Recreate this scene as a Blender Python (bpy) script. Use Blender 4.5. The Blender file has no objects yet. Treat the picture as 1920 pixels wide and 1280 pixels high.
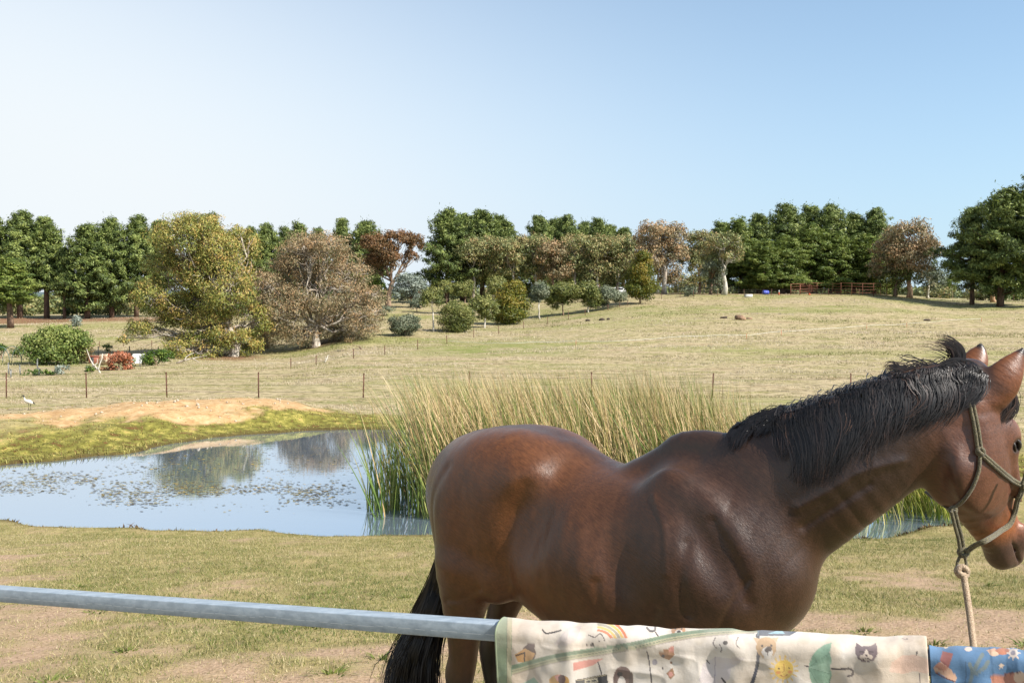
import bpy, math, random
import numpy as np
from mathutils import Vector
# ---------------------------------------------------------------- camera
FPX = 1707.0; HORIZ = 592.0; CAMZ = 1.93
PITCH = math.atan((640 - HORIZ) / FPX)
SC = bpy.context.scene
COL = SC.collection
cam_d = bpy.data.cameras.new('camera')
cam = bpy.data.objects.new('camera', cam_d); COL.objects.link(cam)
cam_d.sensor_width = 36.0; cam_d.lens = 36.0 * FPX / 1920.0
cam_d.clip_start = 0.05; cam_d.clip_end = 20000
cam.location = (0, 0, CAMZ); cam.rotation_euler = (math.pi / 2 - PITCH, 0, 0)
SC.camera = cam
# ---------------------------------------------------------------- light
SUN_EL = math.radians(41); SUN_AZ = math.radians(30)      # to the right of the view and behind the camera
sun_dir = Vector((math.cos(SUN_EL) * math.cos(SUN_AZ), -math.cos(SUN_EL) * math.sin(SUN_AZ), math.sin(SUN_EL)))
sl = bpy.data.lights.new('sun', 'SUN'); sl.energy = 5.0; sl.angle = math.radians(0.53); sl.color = (1.0, 0.94, 0.86)
so = bpy.data.objects.new('sun', sl); COL.objects.link(so)
so.rotation_euler = sun_dir.to_track_quat('Z', 'Y').to_euler()
W_ = bpy.data.worlds.new('World'); SC.world = W_; W_.use_nodes = True
wn = W_.node_tree; wn.nodes.clear()
sky = wn.nodes.new('ShaderNodeTexSky'); sky.sky_type = 'NISHITA'; sky.sun_disc = False
sky.sun_elevation = SUN_EL; sky.sun_rotation = math.atan2(sun_dir.x, sun_dir.y)
sky.air_density = 1.0; sky.dust_density = 1.2; sky.ozone_density = 1.0; sky.altitude = 600
bg = wn.nodes.new('ShaderNodeBackground'); bg.inputs['Strength'].default_value = 0.10
# a pale band low in the sky, paler to the left
tc = wn.nodes.new('ShaderNodeTexCoord')
def wrange(vec, a, b, c=0.0, d=1.0, smooth=True):
    vd = wn.nodes.new('ShaderNodeVectorMath'); vd.operation = 'DOT_PRODUCT'
    wn.links.new(tc.outputs['Generated'], vd.inputs[0]); vd.inputs[1].default_value = vec
    m = wn.nodes.new('ShaderNodeMapRange'); m.inputs[1].default_value = a; m.inputs[2].default_value = b
    m.inputs[3].default_value = c; m.inputs[4].default_value = d
    if smooth: m.interpolation_type = 'SMOOTHSTEP'
    wn.links.new(vd.outputs['Value'], m.inputs[0]); return m.outputs[0]
band = wn.nodes.new('ShaderNodeMix'); band.data_type = 'RGBA'
band.inputs['A'].default_value = (4.65, 4.95, 5.15, 1); band.inputs['B'].default_value = (2.9, 3.85, 4.75, 1)
wn.links.new(wrange((1, 0, 0), -.42, .50), band.inputs['Factor'])
mx = wn.nodes.new('ShaderNodeMix'); mx.data_type = 'RGBA'
wn.links.new(wrange((-.30, 0, -1), -.48, 0.0, .24), mx.inputs['Factor']); tint = wn.nodes.new('ShaderNodeMix'); tint.data_type = 'RGBA'; tint.blend_type = 'MULTIPLY'; tint.inputs['Factor'].default_value = 1.0; tint.inputs['B'].default_value = (.94, 1.05, 1.05, 1); wn.links.new(sky.outputs[0], tint.inputs['A']); wn.links.new(tint.outputs['Result'], mx.inputs['A'])
wn.links.new(band.outputs['Result'], mx.inputs['B'])
wn.links.new(mx.outputs['Result'], bg.inputs['Color'])
wo = wn.nodes.new('ShaderNodeOutputWorld'); wn.links.new(bg.outputs[0], wo.inputs['Surface'])
SC.view_settings.view_transform = 'Standard'; SC.view_settings.look = 'None'
SC.view_settings.exposure = 0.935; SC.view_settings.gamma = 1.0
SC.cycles.max_bounces = 6; SC.cycles.transparent_max_bounces = 8
SC.cycles.use_denoising = True

# ---------------------------------------------------------------- helpers
def P(px, py, Y):
    """world point at depth Y seen at photo pixel px,py"""
    c, s = math.cos(PITCH), math.sin(PITCH)
    a = (px - 960) / FPX; b = (640 - py) / FPX
    k = Y / (c + b * s)
    return np.array([a * k, Y, CAMZ + k * (-s + b * c)])

def mesh(name, V, F, mats=(), attrs=None, cols=None, smooth=False, parent=None, loc=None):
    """F: list of (n,k) int arrays (k verts per face) or one array. attrs: point floats. cols: point colours"""
    V = np.asarray(V, dtype=np.float32)
    if isinstance(F, np.ndarray): F = [F]
    F = [np.asarray(f, dtype=np.int32) for f in F if len(f)]
    me = bpy.data.meshes.new(name)
    me.vertices.add(len(V)); me.vertices.foreach_set('co', V.ravel())
    nl = sum(f.size for f in F); nf = sum(len(f) for f in F)
    me.loops.add(nl); me.polygons.add(nf)
    me.loops.foreach_set('vertex_index', np.concatenate([f.ravel() for f in F]))
    tot = np.concatenate([np.full(len(f), f.shape[1], np.int32) for f in F])
    st = np.concatenate([[0], np.cumsum(tot)[:-1]]).astype(np.int32)
    me.polygons.foreach_set('loop_start', st)
    me.polygons.foreach_set('loop_total', tot)
    if smooth: me.polygons.foreach_set('use_smooth', np.ones(nf, bool))
    me.update(calc_edges=True)
    for k, a in (attrs or {}).items():
        at = me.attributes.new(k, 'FLOAT', 'POINT'); at.data.foreach_set('value', np.asarray(a, np.float32))
    for k, a in (cols or {}).items():
        a = np.asarray(a, np.float32)
        if a.shape[1] == 3: a = np.hstack([a, np.ones((len(a), 1), np.float32)])
        at = me.attributes.new(k, 'FLOAT_COLOR', 'POINT'); at.data.foreach_set('color', a.ravel())
    for m in (mats if isinstance(mats, (list, tuple)) else [mats]): me.materials.append(m)
    o = bpy.data.objects.new(name, me); COL.objects.link(o)
    if parent is not None: o.parent = parent
    if loc is not None: o.location = loc
    return o

def empty(name, loc=(0, 0, 0), rz=0.0):
    o = bpy.data.objects.new(name, None); COL.objects.link(o); o.location = loc; o.rotation_euler = (0, 0, rz)
    o.empty_display_size = 0.2
    return o

def tag(o, label=None, cat=None, group=None, kind=None):
    if label: o['label'] = label
    if cat: o['category'] = cat
    if group: o['group'] = group
    if kind: o['kind'] = kind
    return o

def frames(pts, up=(0, 0, 1)):
    pts = np.asarray(pts, float); T = np.gradient(pts, axis=0); T /= np.linalg.norm(T, axis=1, keepdims=True) + 1e-9
    u = np.asarray(up, float); S = []
    prev = None
    for t in T:
        s = np.cross(t, u) if prev is None else prev - t * np.dot(prev, t)
        if np.linalg.norm(s) < 1e-3: s = np.cross(t, (1, 0.1, 0))
        s = s / np.linalg.norm(s); S.append(s); prev = s
    S = np.array(S); U = np.cross(S, T)
    return T, S, U

def tube(pts, r, n=6, cap=True, sq=None):
    """returns V,F for a tube along pts with radii r; sq=(w,h) ellipse factors"""
    pts = np.asarray(pts, float); m = len(pts); r = np.broadcast_to(np.asarray(r, float), (m,))
    T, S, U = frames(pts)
    a = np.linspace(0, 2 * np.pi, n, endpoint=False)
    w, h = sq or (1, 1)
    V = pts[:, None] + r[:, None, None] * (np.cos(a)[None, :, None] * S[:, None] * w + np.sin(a)[None, :, None] * U[:, None] * h)
    V = V.reshape(-1, 3)
    i = np.arange(m - 1)[:, None] * n; j = np.arange(n)[None]; j2 = (j + 1) % n
    F = np.stack([i + j, i + j2, i + n + j2, i + n + j], -1).reshape(-1, 4)
    out = [F]
    if cap:
        V = np.vstack([V, pts[:1], pts[-1:]]); c0 = m * n; c1 = c0 + 1
        jj = np.arange(n); j3 = (jj + 1) % n
        out.append(np.vstack([np.stack([np.full(n, c0), j3, jj], -1), np.stack([np.full(n, c1), (m - 1) * n + jj, (m - 1) * n + j3], -1)]))
    return V, out

def boxvf(lo, hi, bev=0.0):
    (x0, y0, z0), (x1, y1, z1) = lo, hi
    if bev <= 0:
        V = np.array([(x, y, z) for z in (z0, z1) for y in (y0, y1) for x in (x0, x1)], float)
        F = np.array([(0, 2, 3, 1), (4, 5, 7, 6), (0, 1, 5, 4), (2, 6, 7, 3), (0, 4, 6, 2), (1, 3, 7, 5)])
        return V, [F]
    import itertools
    V = []; 
    b = bev
    for sx, sy, sz in itertools.product((0, 1), repeat=3):
        X = x1 if sx else x0; Y = y1 if sy else y0; Z = z1 if sz else z0
        dx = -b if sx else b; dy = -b if sy else b; dz = -b if sz else b
        V += [(X, Y + dy, Z + dz), (X + dx, Y, Z + dz), (X + dx, Y + dy, Z)]
    V = np.array(V, float)
    import bmesh
    bm = bmesh.new()
    for v in V: bm.verts.new(v)
    bmesh.ops.convex_hull(bm, input=bm.verts)
    bm.verts.ensure_lookup_table(); bm.verts.index_update()
    Vn = np.array([v.co[:] for v in bm.verts]); F = [tuple(x.index for x in f.verts) for f in bm.faces]
    bm.free()
    return Vn, [np.array([f for f in F if len(f) == k]) for k in (3, 4) if any(len(f) == k for f in F)]

class MB:
    def __init__(self): self.V = []; self.F = {}; self.n = 0; self.A = []
    def add(self, VF, a=0.0):
        V, F = VF
        if isinstance(F, np.ndarray): F = [F]
        for f in F:
            if len(f): self.F.setdefault(f.shape[1], []).append(np.asarray(f) + self.n)
        self.V.append(np.asarray(V, float)); self.n += len(V)
        self.A.append(np.broadcast_to(np.asarray(a, float), (len(V),)))
        return self
    def build(self, name, mat, parent=None, smooth=False, loc=None):
        V = np.vstack(self.V)
        if loc is not None: V = V - np.asarray(loc)
        return mesh(name, V, [np.vstack(f) for f in self.F.values()], mat, attrs={'tint': np.concatenate(self.A)}, smooth=smooth, parent=parent, loc=loc)

def catmull(pts, m):
    pts = np.asarray(pts, float); n = len(pts)
    t = np.linspace(0, n - 1 - 1e-6, m); i = t.astype(int); f = (t - i)[:, None]
    p0 = pts[np.clip(i - 1, 0, n - 1)]; p1 = pts[i]; p2 = pts[np.clip(i + 1, 0, n - 1)]; p3 = pts[np.clip(i + 2, 0, n - 1)]
    return .5 * (2 * p1 + (p2 - p0) * f + (2 * p0 - 5 * p1 + 4 * p2 - p3) * f * f + (3 * p1 - p0 - 3 * p2 + p3) * f ** 3)

def nrm(v): return v / (np.linalg.norm(v, axis=-1, keepdims=True) + 1e-9)
# value noise (numpy) for shaping geometry
_rs = np.random.RandomState(7); _tab = _rs.rand(64, 64, 64).astype(np.float32)
def vnoise(p, s=1.0):
    p = np.asarray(p, float) * s + 100.0; i = np.floor(p).astype(int); f = p - i; f = f * f * (3 - 2 * f)
    r = 0
    for dx in (0, 1):
        for dy in (0, 1):
            for dz in (0, 1):
                w = (f[..., 0] if dx else 1 - f[..., 0]) * (f[..., 1] if dy else 1 - f[..., 1]) * (f[..., 2] if dz else 1 - f[..., 2])
                r = r + w * _tab[(i[..., 0] + dx) % 64, (i[..., 1] + dy) % 64, (i[..., 2] + dz) % 64]
    return r * 2 - 1
def sstep(a, b, x):
    t = np.clip((x - a) / (b - a + 1e-12), 0, 1); return t * t * (3 - 2 * t)

# ---------------------------------------------------------------- material helper
class NT:
    def __init__(self, name):
        self.m = bpy.data.materials.new(name); self.m.use_nodes = True
        self.t = self.m.node_tree; self.b = self.t.nodes['Principled BSDF']
        self.o = self.t.nodes['Material Output']
    def n(self, typ, **kw):
        nd = self.t.nodes.new('ShaderNode' + typ)
        for k, v in kw.items(): setattr(nd, k, v)
        return nd
    def l(self, a, b): self.t.links.new(a, b)
    def set(self, **kw):
        for k, v in kw.items():
            k = k.replace('_', ' ')
            self.b.inputs[k].default_value = v
        return self
    def attr(self, name): 
        a = self.n('Attribute'); a.attribute_name = name; return a
    def noise(self, scale, detail=4, rough=0.55, vec=None, dist=0.0):
        nd = self.n('TexNoise'); nd.inputs['Scale'].default_value = scale; nd.inputs['Detail'].default_value = detail
        nd.inputs['Roughness'].default_value = rough; nd.inputs['Distortion'].default_value = dist
        if vec is not None: self.l(vec, nd.inputs['Vector'])
        return nd.outputs['Fac']
    def coord(self, scale=(1, 1, 1), rot=(0, 0, 0), kind='Object', loc=(0,0,0)):
        tc = self.n('TexCoord'); mp = self.n('Mapping'); mp.inputs['Scale'].default_value = scale; mp.inputs['Rotation'].default_value = rot
        mp.inputs['Location'].default_value = loc
        self.l(tc.outputs[kind], mp.inputs['Vector']); return mp.outputs[0]
    def ramp(self, fac, stops, interp='LINEAR'):
        r = self.n('ValToRGB'); r.color_ramp.interpolation = interp
        e = r.color_ramp.elements
        while len(e) < len(stops): e.new(0.5)
        for q, (pos, c) in zip(e, stops):
            q.position = pos; q.color = tuple(c) + (1,) if len(c) == 3 else c
        self.l(fac, r.inputs[0]); return r.outputs[0]
    def mix(self, fac, a, b, blend='MIX'):
        m = self.n('Mix'); m.data_type = 'RGBA'; m.blend_type = blend
        for sock, v in ((m.inputs['Factor'], fac), (m.inputs['A'], a), (m.inputs['B'], b)):
            if isinstance(v, (int, float)): sock.default_value = v
            elif isinstance(v, tuple): sock.default_value = v + (1,) if len(v) == 3 else v
            else: self.l(v, sock)
        return m.outputs['Result']
    def math(self, op, a, b=0.0, clamp=False):
        m = self.n('Math'); m.operation = op; m.use_clamp = clamp
        for s, v in ((m.inputs[0], a), (m.inputs[1], b)):
            if isinstance(v, (int, float)): s.default_value = v
            else: self.l(v, s)
        return m.outputs[0]
    def rng(self, v, a, b, c=0.0, d=1.0):
        m = self.n('MapRange'); self.l(v, m.inputs[0])
        for i, x in enumerate((a, b, c, d)): m.inputs[i + 1].default_value = x
        return m.outputs[0]
    def color(self, c):
        if isinstance(c, tuple): self.b.inputs['Base Color'].default_value = c + (1,)
        else: self.l(c, self.b.inputs['Base Color'])
        return self
    def bump(self, h, strength=0.5, dist=0.02):
        b = self.n('Bump'); b.inputs['Strength'].default_value = strength; b.inputs['Distance'].default_value = dist
        self.l(h, b.inputs['Height']); self.l(b.outputs[0], self.b.inputs['Normal']); return self
    def translucent(self, col, fac=0.3):
        t = self.n('BsdfTranslucent'); 
        if isinstance(col, tuple): t.inputs[0].default_value = col + (1,)
        else: self.l(col, t.inputs[0])
        m = self.n('MixShader'); m.inputs[0].default_value = fac
        self.l(self.b.outputs[0], m.inputs[1]); self.l(t.outputs[0], m.inputs[2]); self.l(m.outputs[0], self.o.inputs['Surface']); return self
def lin(r, g, b):
    return tuple(.70 * ((c / 255) / 12.92 if c / 255 < .04045 else ((c / 255 + .055) / 1.055) ** 2.4) for c in (r, g, b))
# ================================================================ TERRAIN AND POND
WZ = -1.67                                                    # water level
def zpy(py, Y): return P(960, py, Y)[2]
NEAR = [(-8, .25), (0, .22), (4.5, .0), (10, -.84), (15, -1.59), (20, -1.63)]
LEFTF = [(60, 700), (80, 672), (95, 655), (120, 622), (150, 596), (165, 590), (260, 588), (420, 588)]
MIDF = [(60, 692), (80, 655), (100, 622), (120, 600), (140, 580), (160, 566), (200, 560), (300, 570)]
RIDGE = [(60, 695), (80, 650), (100, 612), (125, 575), (145, 552), (155, 549), (200, 552), (300, 562)]
RIGHTF = [(60, 695), (80, 650), (100, 615), (125, 585), (145, 568), (155, 563), (200, 560), (300, 566)]
def col(mid, far): return NEAR + [(Y, v if v < 50 else zpy(v, Y)) for Y, v in mid + far] + [(1200, zpy(580, 1200)), (3000, zpy(560, 3000)), (9000, zpy(545, 9000))]
COLS = [(-900, col([(23, -1.62), (25.5, 790), (28, 785), (34, 768), (42, 750)], LEFTF)),
        (0, col([(23.3, -1.62), (25.6, 783), (27.5, 777), (34, 765), (42, 748)], LEFTF)),
        (300, col([(25.5, -1.62), (28.6, 762), (31, 752), (36, 752), (42, 748)], LEFTF)),
        (450, col([(27.6, -1.62), (30, 756), (32.5, 745), (36, 752), (42, 748)], LEFTF)),
        (560, col([(28.5, -1.62), (30.2, 768), (32.5, 754), (36, 758), (42, 748)], LEFTF)),
        (640, col([(28.9, -1.62), (30.5, 782), (33, 773), (36, 766), (42, 748)], MIDF)),
        (740, col([(28, -1.64), (30, -1.6), (34, -1.68), (42, 747)], MIDF)),
        (960, col([(28, -1.64), (30, -1.6), (34, -1.68), (42, 746)], MIDF)),
        (1180, col([(28, -1.64), (30, -1.6), (34, -1.68), (42, 746)], RIDGE)),
        (1640, col([(28, -1.64), (30, -1.6), (34, -1.68), (42, 746)], RIDGE)),
        (1800, col([(28, -1.64), (30, -1.6), (34, -1.68), (42, 746)], RIGHTF)),
        (2800, col([(28, -1.64), (30, -1.6), (34, -1.68), (42, 746)], RIGHTF))]
LY = np.concatenate([np.arange(-8, 45, .25), np.geomspace(45, 9000, 260)])
UG = np.linspace(-900, 2800, 149)
_T = np.array([np.interp(LY, [q[0] for q in c], [q[1] for q in c]) for _, c in COLS])
TZ = np.array([np.interp(UG, [c[0] for c in COLS], _T[:, k]) for k in range(len(LY))]).T      # (u, Y)
for _ in range(3): TZ[:, 1:-1] = .25 * TZ[:, :-2] + .5 * TZ[:, 1:-1] + .25 * TZ[:, 2:]
for _ in range(2): TZ[1:-1] = .25 * TZ[:-2] + .5 * TZ[1:-1] + .25 * TZ[2:]
pond_px = [(-420, 940), (-200, 965), (0, 985), (130, 992), (300, 999), (480, 1003), (700, 1008), (960, 1012), (1300, 1015), (1600, 1015), (1720, 1003), (1800, 988), (1850, 960),
           (1850, 905), (1700, 870), (1500, 845), (1300, 828), (1000, 812), (800, 806), (640, 806), (560, 809), (450, 816), (370, 824), (300, 836), (250, 850), (180, 856), (90, 866), (0, 872), (-200, 884), (-420, 905)]
POND = []
for a, b in zip(pond_px, pond_px[1:] + pond_px[:1]):
    for t in (0, .33, .67): POND.append((a[0] + (b[0] - a[0]) * t, a[1] + (b[1] - a[1]) * t))
POND = np.array([(lambda Y: ((px - 960) / FPX * Y, Y))((CAMZ - WZ) * FPX / (py - HORIZ) / 1.0) for px, py in POND])
POND += np.random.RandomState(3).randn(*POND.shape) * [.10, .09]
def pond_sd(x, y):
    """signed distance to the shore, negative in the pond"""
    d = np.full(x.shape, 1e9); ins = np.zeros(x.shape, bool)
    for (ax, ay), (bx, by) in zip(POND, np.roll(POND, -1, 0)):
        ex, ey = bx - ax, by - ay; t = np.clip(((x - ax) * ex + (y - ay) * ey) / (ex * ex + ey * ey), 0, 1)
        d = np.minimum(d, (x - ax - t * ex) ** 2 + (y - ay - t * ey) ** 2)
        c = (ay > y) != (by > y); ins ^= c & (x < ex * (y - ay) / (ey + 1e-12) + ax)
    return np.where(ins, -1, 1) * np.sqrt(d)
def ground(x, y):
    x = np.atleast_1d(np.asarray(x, float)); y = np.atleast_1d(np.asarray(y, float))
    u = np.clip(960 + FPX * x / np.maximum(y, 4.0), -900, 2799.9)
    fu = (u + 900) / 25.0; iu = np.clip(fu.astype(int), 0, len(UG) - 2); fu = fu - iu
    iy = np.clip(np.searchsorted(LY, y) - 1, 0, len(LY) - 2); fy = np.clip((y - LY[iy]) / (LY[iy + 1] - LY[iy]), 0, 1)
    z = (TZ[iu, iy] * (1 - fu) + TZ[iu + 1, iy] * fu) * (1 - fy) + (TZ[iu, iy + 1] * (1 - fu) + TZ[iu + 1, iy + 1] * fu) * fy
    p = np.stack([x, y, 0 * x], -1)
    z = z + vnoise(p, .9) * .025 + vnoise(p, .25) * .05 * sstep(3, 12, y) + vnoise(p, .05) * .25 * sstep(45, 90, y) + vnoise(p, 3.) * .012 + (vnoise(p, 1.7) * .07 + vnoise(p, 4.) * .025) * sstep(19, 23, y) * sstep(40, 34, y)
    z = z + sstep(700, 2500, y) * (vnoise(p, .0011) * 26 + vnoise(p, .003) * 10)
    near = (y > 8) & (y < 40) & (np.abs(x) < 40)
    if near.any():
        sd = pond_sd(x[near], y[near]); zz = z[near]
        out = np.maximum(zz, WZ + .035 + .02 * vnoise(p[near], 2.))
        lip = WZ + .02 + .05 * sstep(0, .12, sd)
        zz = np.where(sd > 0, lip + (out - lip) * sstep(0.0, 1.6, sd), WZ + .02 - .55 * sstep(0, 1.2, -sd) - .06 * sstep(0, .12, -sd))
        z[near] = zz
    return z
def gz(x, y): return float(ground([x], [y])[0])
def onground(px, Y): x = (px - 960) / FPX * Y; return np.array([x, Y, gz(x, Y)])

ys = [-7.5]
while ys[-1] < 8500: ys.append(ys[-1] + max(.085 if ys[-1] < 32 else .16, .0125 * ys[-1] if ys[-1] > 30 else 0))
ys = np.array(ys); us = np.linspace(-1.05, 1.05, 380)
gx = us[None, :] * (np.maximum(ys, 0)[:, None] + 7); gy = np.repeat(ys[:, None], len(us), 1)
x_, y_ = gx.ravel(), gy.ravel(); z_ = ground(x_, y_)
p_ = np.stack([x_, y_, 0 * x_], -1)
def patch_mask(x, y):
    """1 = living grass, 0 = bare earth, for the near paddock"""
    p = np.stack([x, y, 0 * x], -1)
    n = vnoise(p, .8) * .5 + vnoise(p, 2.3) * .35 + vnoise(p, 6.) * .25 + .2 * vnoise(p * [.5, 1, 1], 1.)
    return sstep(-.45, .35, n + .45 * sstep(6., 12., y) + .10)
def sand_mask(x, y):
    u = 960 + FPX * x / np.maximum(y, 4.0); p = np.stack([x, y, 0 * x], -1)
    n = vnoise(p, .7) * .8 + vnoise(p, 2.2) * .45 + vnoise(p, 6) * .25
    crest = np.interp(u, [-900, 0, 300, 450, 560, 640], [26.6, 26.9, 30.3, 32.3, 32.4, 33])
    w = np.interp(u, [-900, 0, 300, 420, 520, 600, 660], [1.4, 1.5, 2.2, 2.1, 1.8, 1.0, 0])
    c = np.interp(u, [-900, 0, 300, 450, 620], [.2, .1, -.7, -1.1, -.6])
    return sstep(.25, -.25, (np.abs(y - crest - c) - w) / 1.2 + n * 1.0) * (u < 665)
def lush_mask(x, y):
    u = 960 + FPX * x / np.maximum(y, 4.0); p = np.stack([x, y, 0 * x], -1)
    n = vnoise(p, .5) * .6 + vnoise(p, 1.7) * .4
    near = (y > 10) & (y < 40); sd = np.full(len(x), 9.); sd[near] = pond_sd(x[near], y[near])
    bank = sstep(4.6, 1.6, sd + n * 1.8) * (sd > -.3) * (y > 20)
    strip = sstep(1, 0, (np.abs(y - (80 + .0 * x) - n * 4) - 5) / 4) * sstep(700, 830, u) * sstep(1130, 1000, u)      # green strip below the diagonal fence
    g2 = sstep(.15, .6, vnoise(p * [.3, 1, 1], .09) + .45 * vnoise(p * [.35, 1, 1], .3)) * sstep(60, 95, y)
    br = .35 + .65 * sstep(-.35, .35, vnoise(p * [.5, 1, 1], 1.3) + .6 * vnoise(p * [.5, 1, 1], .4)); return bank, np.maximum(strip * .85, g2 * .6) * br
bank_, strip_ = lush_mask(x_, y_)
sdp = np.full(len(x_), 9.); nr = (y_ > 10) & (y_ < 40); sdp[nr] = pond_sd(x_[nr], y_[nr])
rows, cols_ = gx.shape; ii = np.arange(rows - 1)[:, None] * cols_; jj = np.arange(cols_ - 1)[None]
TF = np.stack([ii + jj, ii + jj + 1, ii + cols_ + jj + 1, ii + cols_ + jj], -1).reshape(-1, 4)
gm = NT('ground')
oc = gm.coord()
fine = gm.noise(42, 5, .65, oc); mid = gm.noise(5.5, 5, .6, oc); big = gm.noise(.55, 4, .6, gm.coord((.45, 1, 1))); huge = gm.noise(.075, 4, .6, gm.coord((.4, 1, 1)))
grit = gm.noise(150, 3, .7, oc)
soil = gm.ramp(fine, [(.3, lin(146, 122, 94)), (.55, lin(192, 162, 134)), (.75, lin(218, 192, 164))])
turf = gm.ramp(mid, [(.30, lin(126, 124, 66)), (.5, lin(162, 152, 96)), (.7, lin(192, 176, 128))])
turf = gm.mix(gm.rng(fine, .42, .62, 0, .6), turf, lin(112, 102, 62)); turf = gm.mix(gm.rng(gm.noise(1.3, 5, .7, oc), .48, .66, 0, .7), turf, lin(190, 168, 122))
near_c = gm.mix(gm.math('ADD', gm.attr('turf').outputs['Fac'], gm.rng(mid, .3, .7, -.25, .25), True), soil, turf)
dry = gm.ramp(big, [(.30, lin(112, 124, 56)), (.42, lin(152, 144, 88)), (.54, lin(194, 176, 142)), (.68, lin(154, 130, 96))])
dry = gm.mix(gm.rng(mid, .40, .60, 0, .85), dry, lin(196, 178, 142)); dry = gm.mix(gm.rng(gm.noise(3.1, 4, .7, gm.coord((.6, 1, 1), loc=(3, 9, 0))), .48, .60, 0, .75), dry, lin(98, 90, 54))
dry = gm.mix(gm.rng(huge, .5, .68, 0, .5), dry, lin(136, 144, 70))
dry = gm.mix(gm.rng(gm.noise(1.6, 5, .7, gm.coord((.35, 1, 1))), .55, .75, 0, .45), dry, lin(120, 108, 72))
c = gm.mix(gm.attr('far').outputs['Fac'], near_c, dry)
c = gm.mix(gm.attr('strip').outputs['Fac'], c, gm.ramp(mid, [(.3, lin(100, 116, 50)), (.7, lin(152, 154, 86))]))
bankc = gm.ramp(gm.noise(2.6, 5, .65, oc), [(.32, lin(118, 84, 50)), (.44, lin(108, 104, 48)), (.56, lin(144, 138, 66)), (.64, lin(178, 164, 88)), (.74, lin(200, 158, 102))])
c = gm.mix(gm.attr('bank').outputs['Fac'], c, bankc)
sandc = gm.ramp(gm.noise(3.2, 6, .7, oc), [(.28, lin(164, 126, 84)), (.5, lin(200, 164, 118)), (.68, lin(216, 188, 146))])
sandc = gm.mix(gm.rng(grit, .62, .72, 0, .5), sandc, lin(220, 200, 168))
c = gm.mix(gm.attr('sand').outputs['Fac'], c, sandc)
c = gm.mix(gm.attr('bark').outputs['Fac'], c, gm.ramp(mid, [(.3, lin(96, 70, 52)), (.7, lin(168, 128, 96))]))
c = gm.mix(gm.attr('wet').outputs['Fac'], c, lin(88, 74, 44))
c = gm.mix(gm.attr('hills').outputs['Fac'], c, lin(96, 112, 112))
gm.color(c).set(Roughness=.95, Specular_IOR_Level=.15)
hgt = gm.math('ADD', gm.math('MULTIPLY', fine, .35), gm.math('ADD', mid, gm.math('MULTIPLY', grit, .12)))
gm.bump(hgt, .8, .045)
_u = 960 + FPX * x_ / np.maximum(y_, 4.0)
bark_ = sstep(0, 1, (1 - np.abs(y_ - 146) / 9) * 2) * sstep(420, 300, _u) + .9 * np.exp(-(((_u - 420) / 75) ** 2 + ((y_ - 84) / 4) ** 2) ** 2) + .7 * np.exp(-(((_u - 610) / 60) ** 2 + ((y_ - 93) / 4) ** 2) ** 2) + sstep(0, 1, (1 - np.abs(y_ - 152) / 6) * 2) * sstep(1220, 1260, _u) * sstep(1760, 1700, _u) * .5
terrain = mesh('ground', np.stack([x_, y_, z_], -1), TF, [gm.m], smooth=True,
     attrs=dict(turf=patch_mask(x_, y_), far=sstep(17, 32, y_ + 3 * vnoise(p_, .2)), strip=strip_, bank=bank_, sand=sand_mask(x_, y_),
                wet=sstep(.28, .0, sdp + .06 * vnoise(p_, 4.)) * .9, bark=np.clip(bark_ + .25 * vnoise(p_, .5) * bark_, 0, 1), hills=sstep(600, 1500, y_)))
tag(terrain, kind='structure')
# water
wp = POND.copy(); cxy = wp.mean(0); wp = cxy + (wp - cxy) * 1.0
dn = wp - np.roll(wp, 1, 0); nn = np.stack([dn[:, 1], -dn[:, 0]], -1); nn /= np.linalg.norm(nn, axis=1)[:, None] + 1e-9; wp = wp + nn * .45
import bmesh
bm = bmesh.new(); vs = [bm.verts.new((a, b, WZ)) for a, b in wp]; bm.faces.new(vs); bmesh.ops.triangulate(bm, faces=bm.faces[:]); bmesh.ops.recalc_face_normals(bm, faces=bm.faces[:])
me = bpy.data.meshes.new('pond_water'); bm.to_mesh(me); bm.free()
if me.polygons[0].normal.z < 0: me.flip_normals()
water = bpy.data.objects.new('water', me); COL.objects.link(water); tag(water, kind='structure')
wm = NT('pond_water'); wm.color(lin(196, 220, 244)).set(Roughness=.0, Metallic=.84)
rp = wm.math('ADD', wm.math('MULTIPLY', wm.noise(5., 3, .5, wm.coord((.35, 1.6, 1))), 1.0), wm.math('MULTIPLY', wm.noise(22., 2, .5, wm.coord((.5, 1.5, 1))), .22))
wm.bump(rp, .014, .03); me.materials.append(wm.m)

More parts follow.
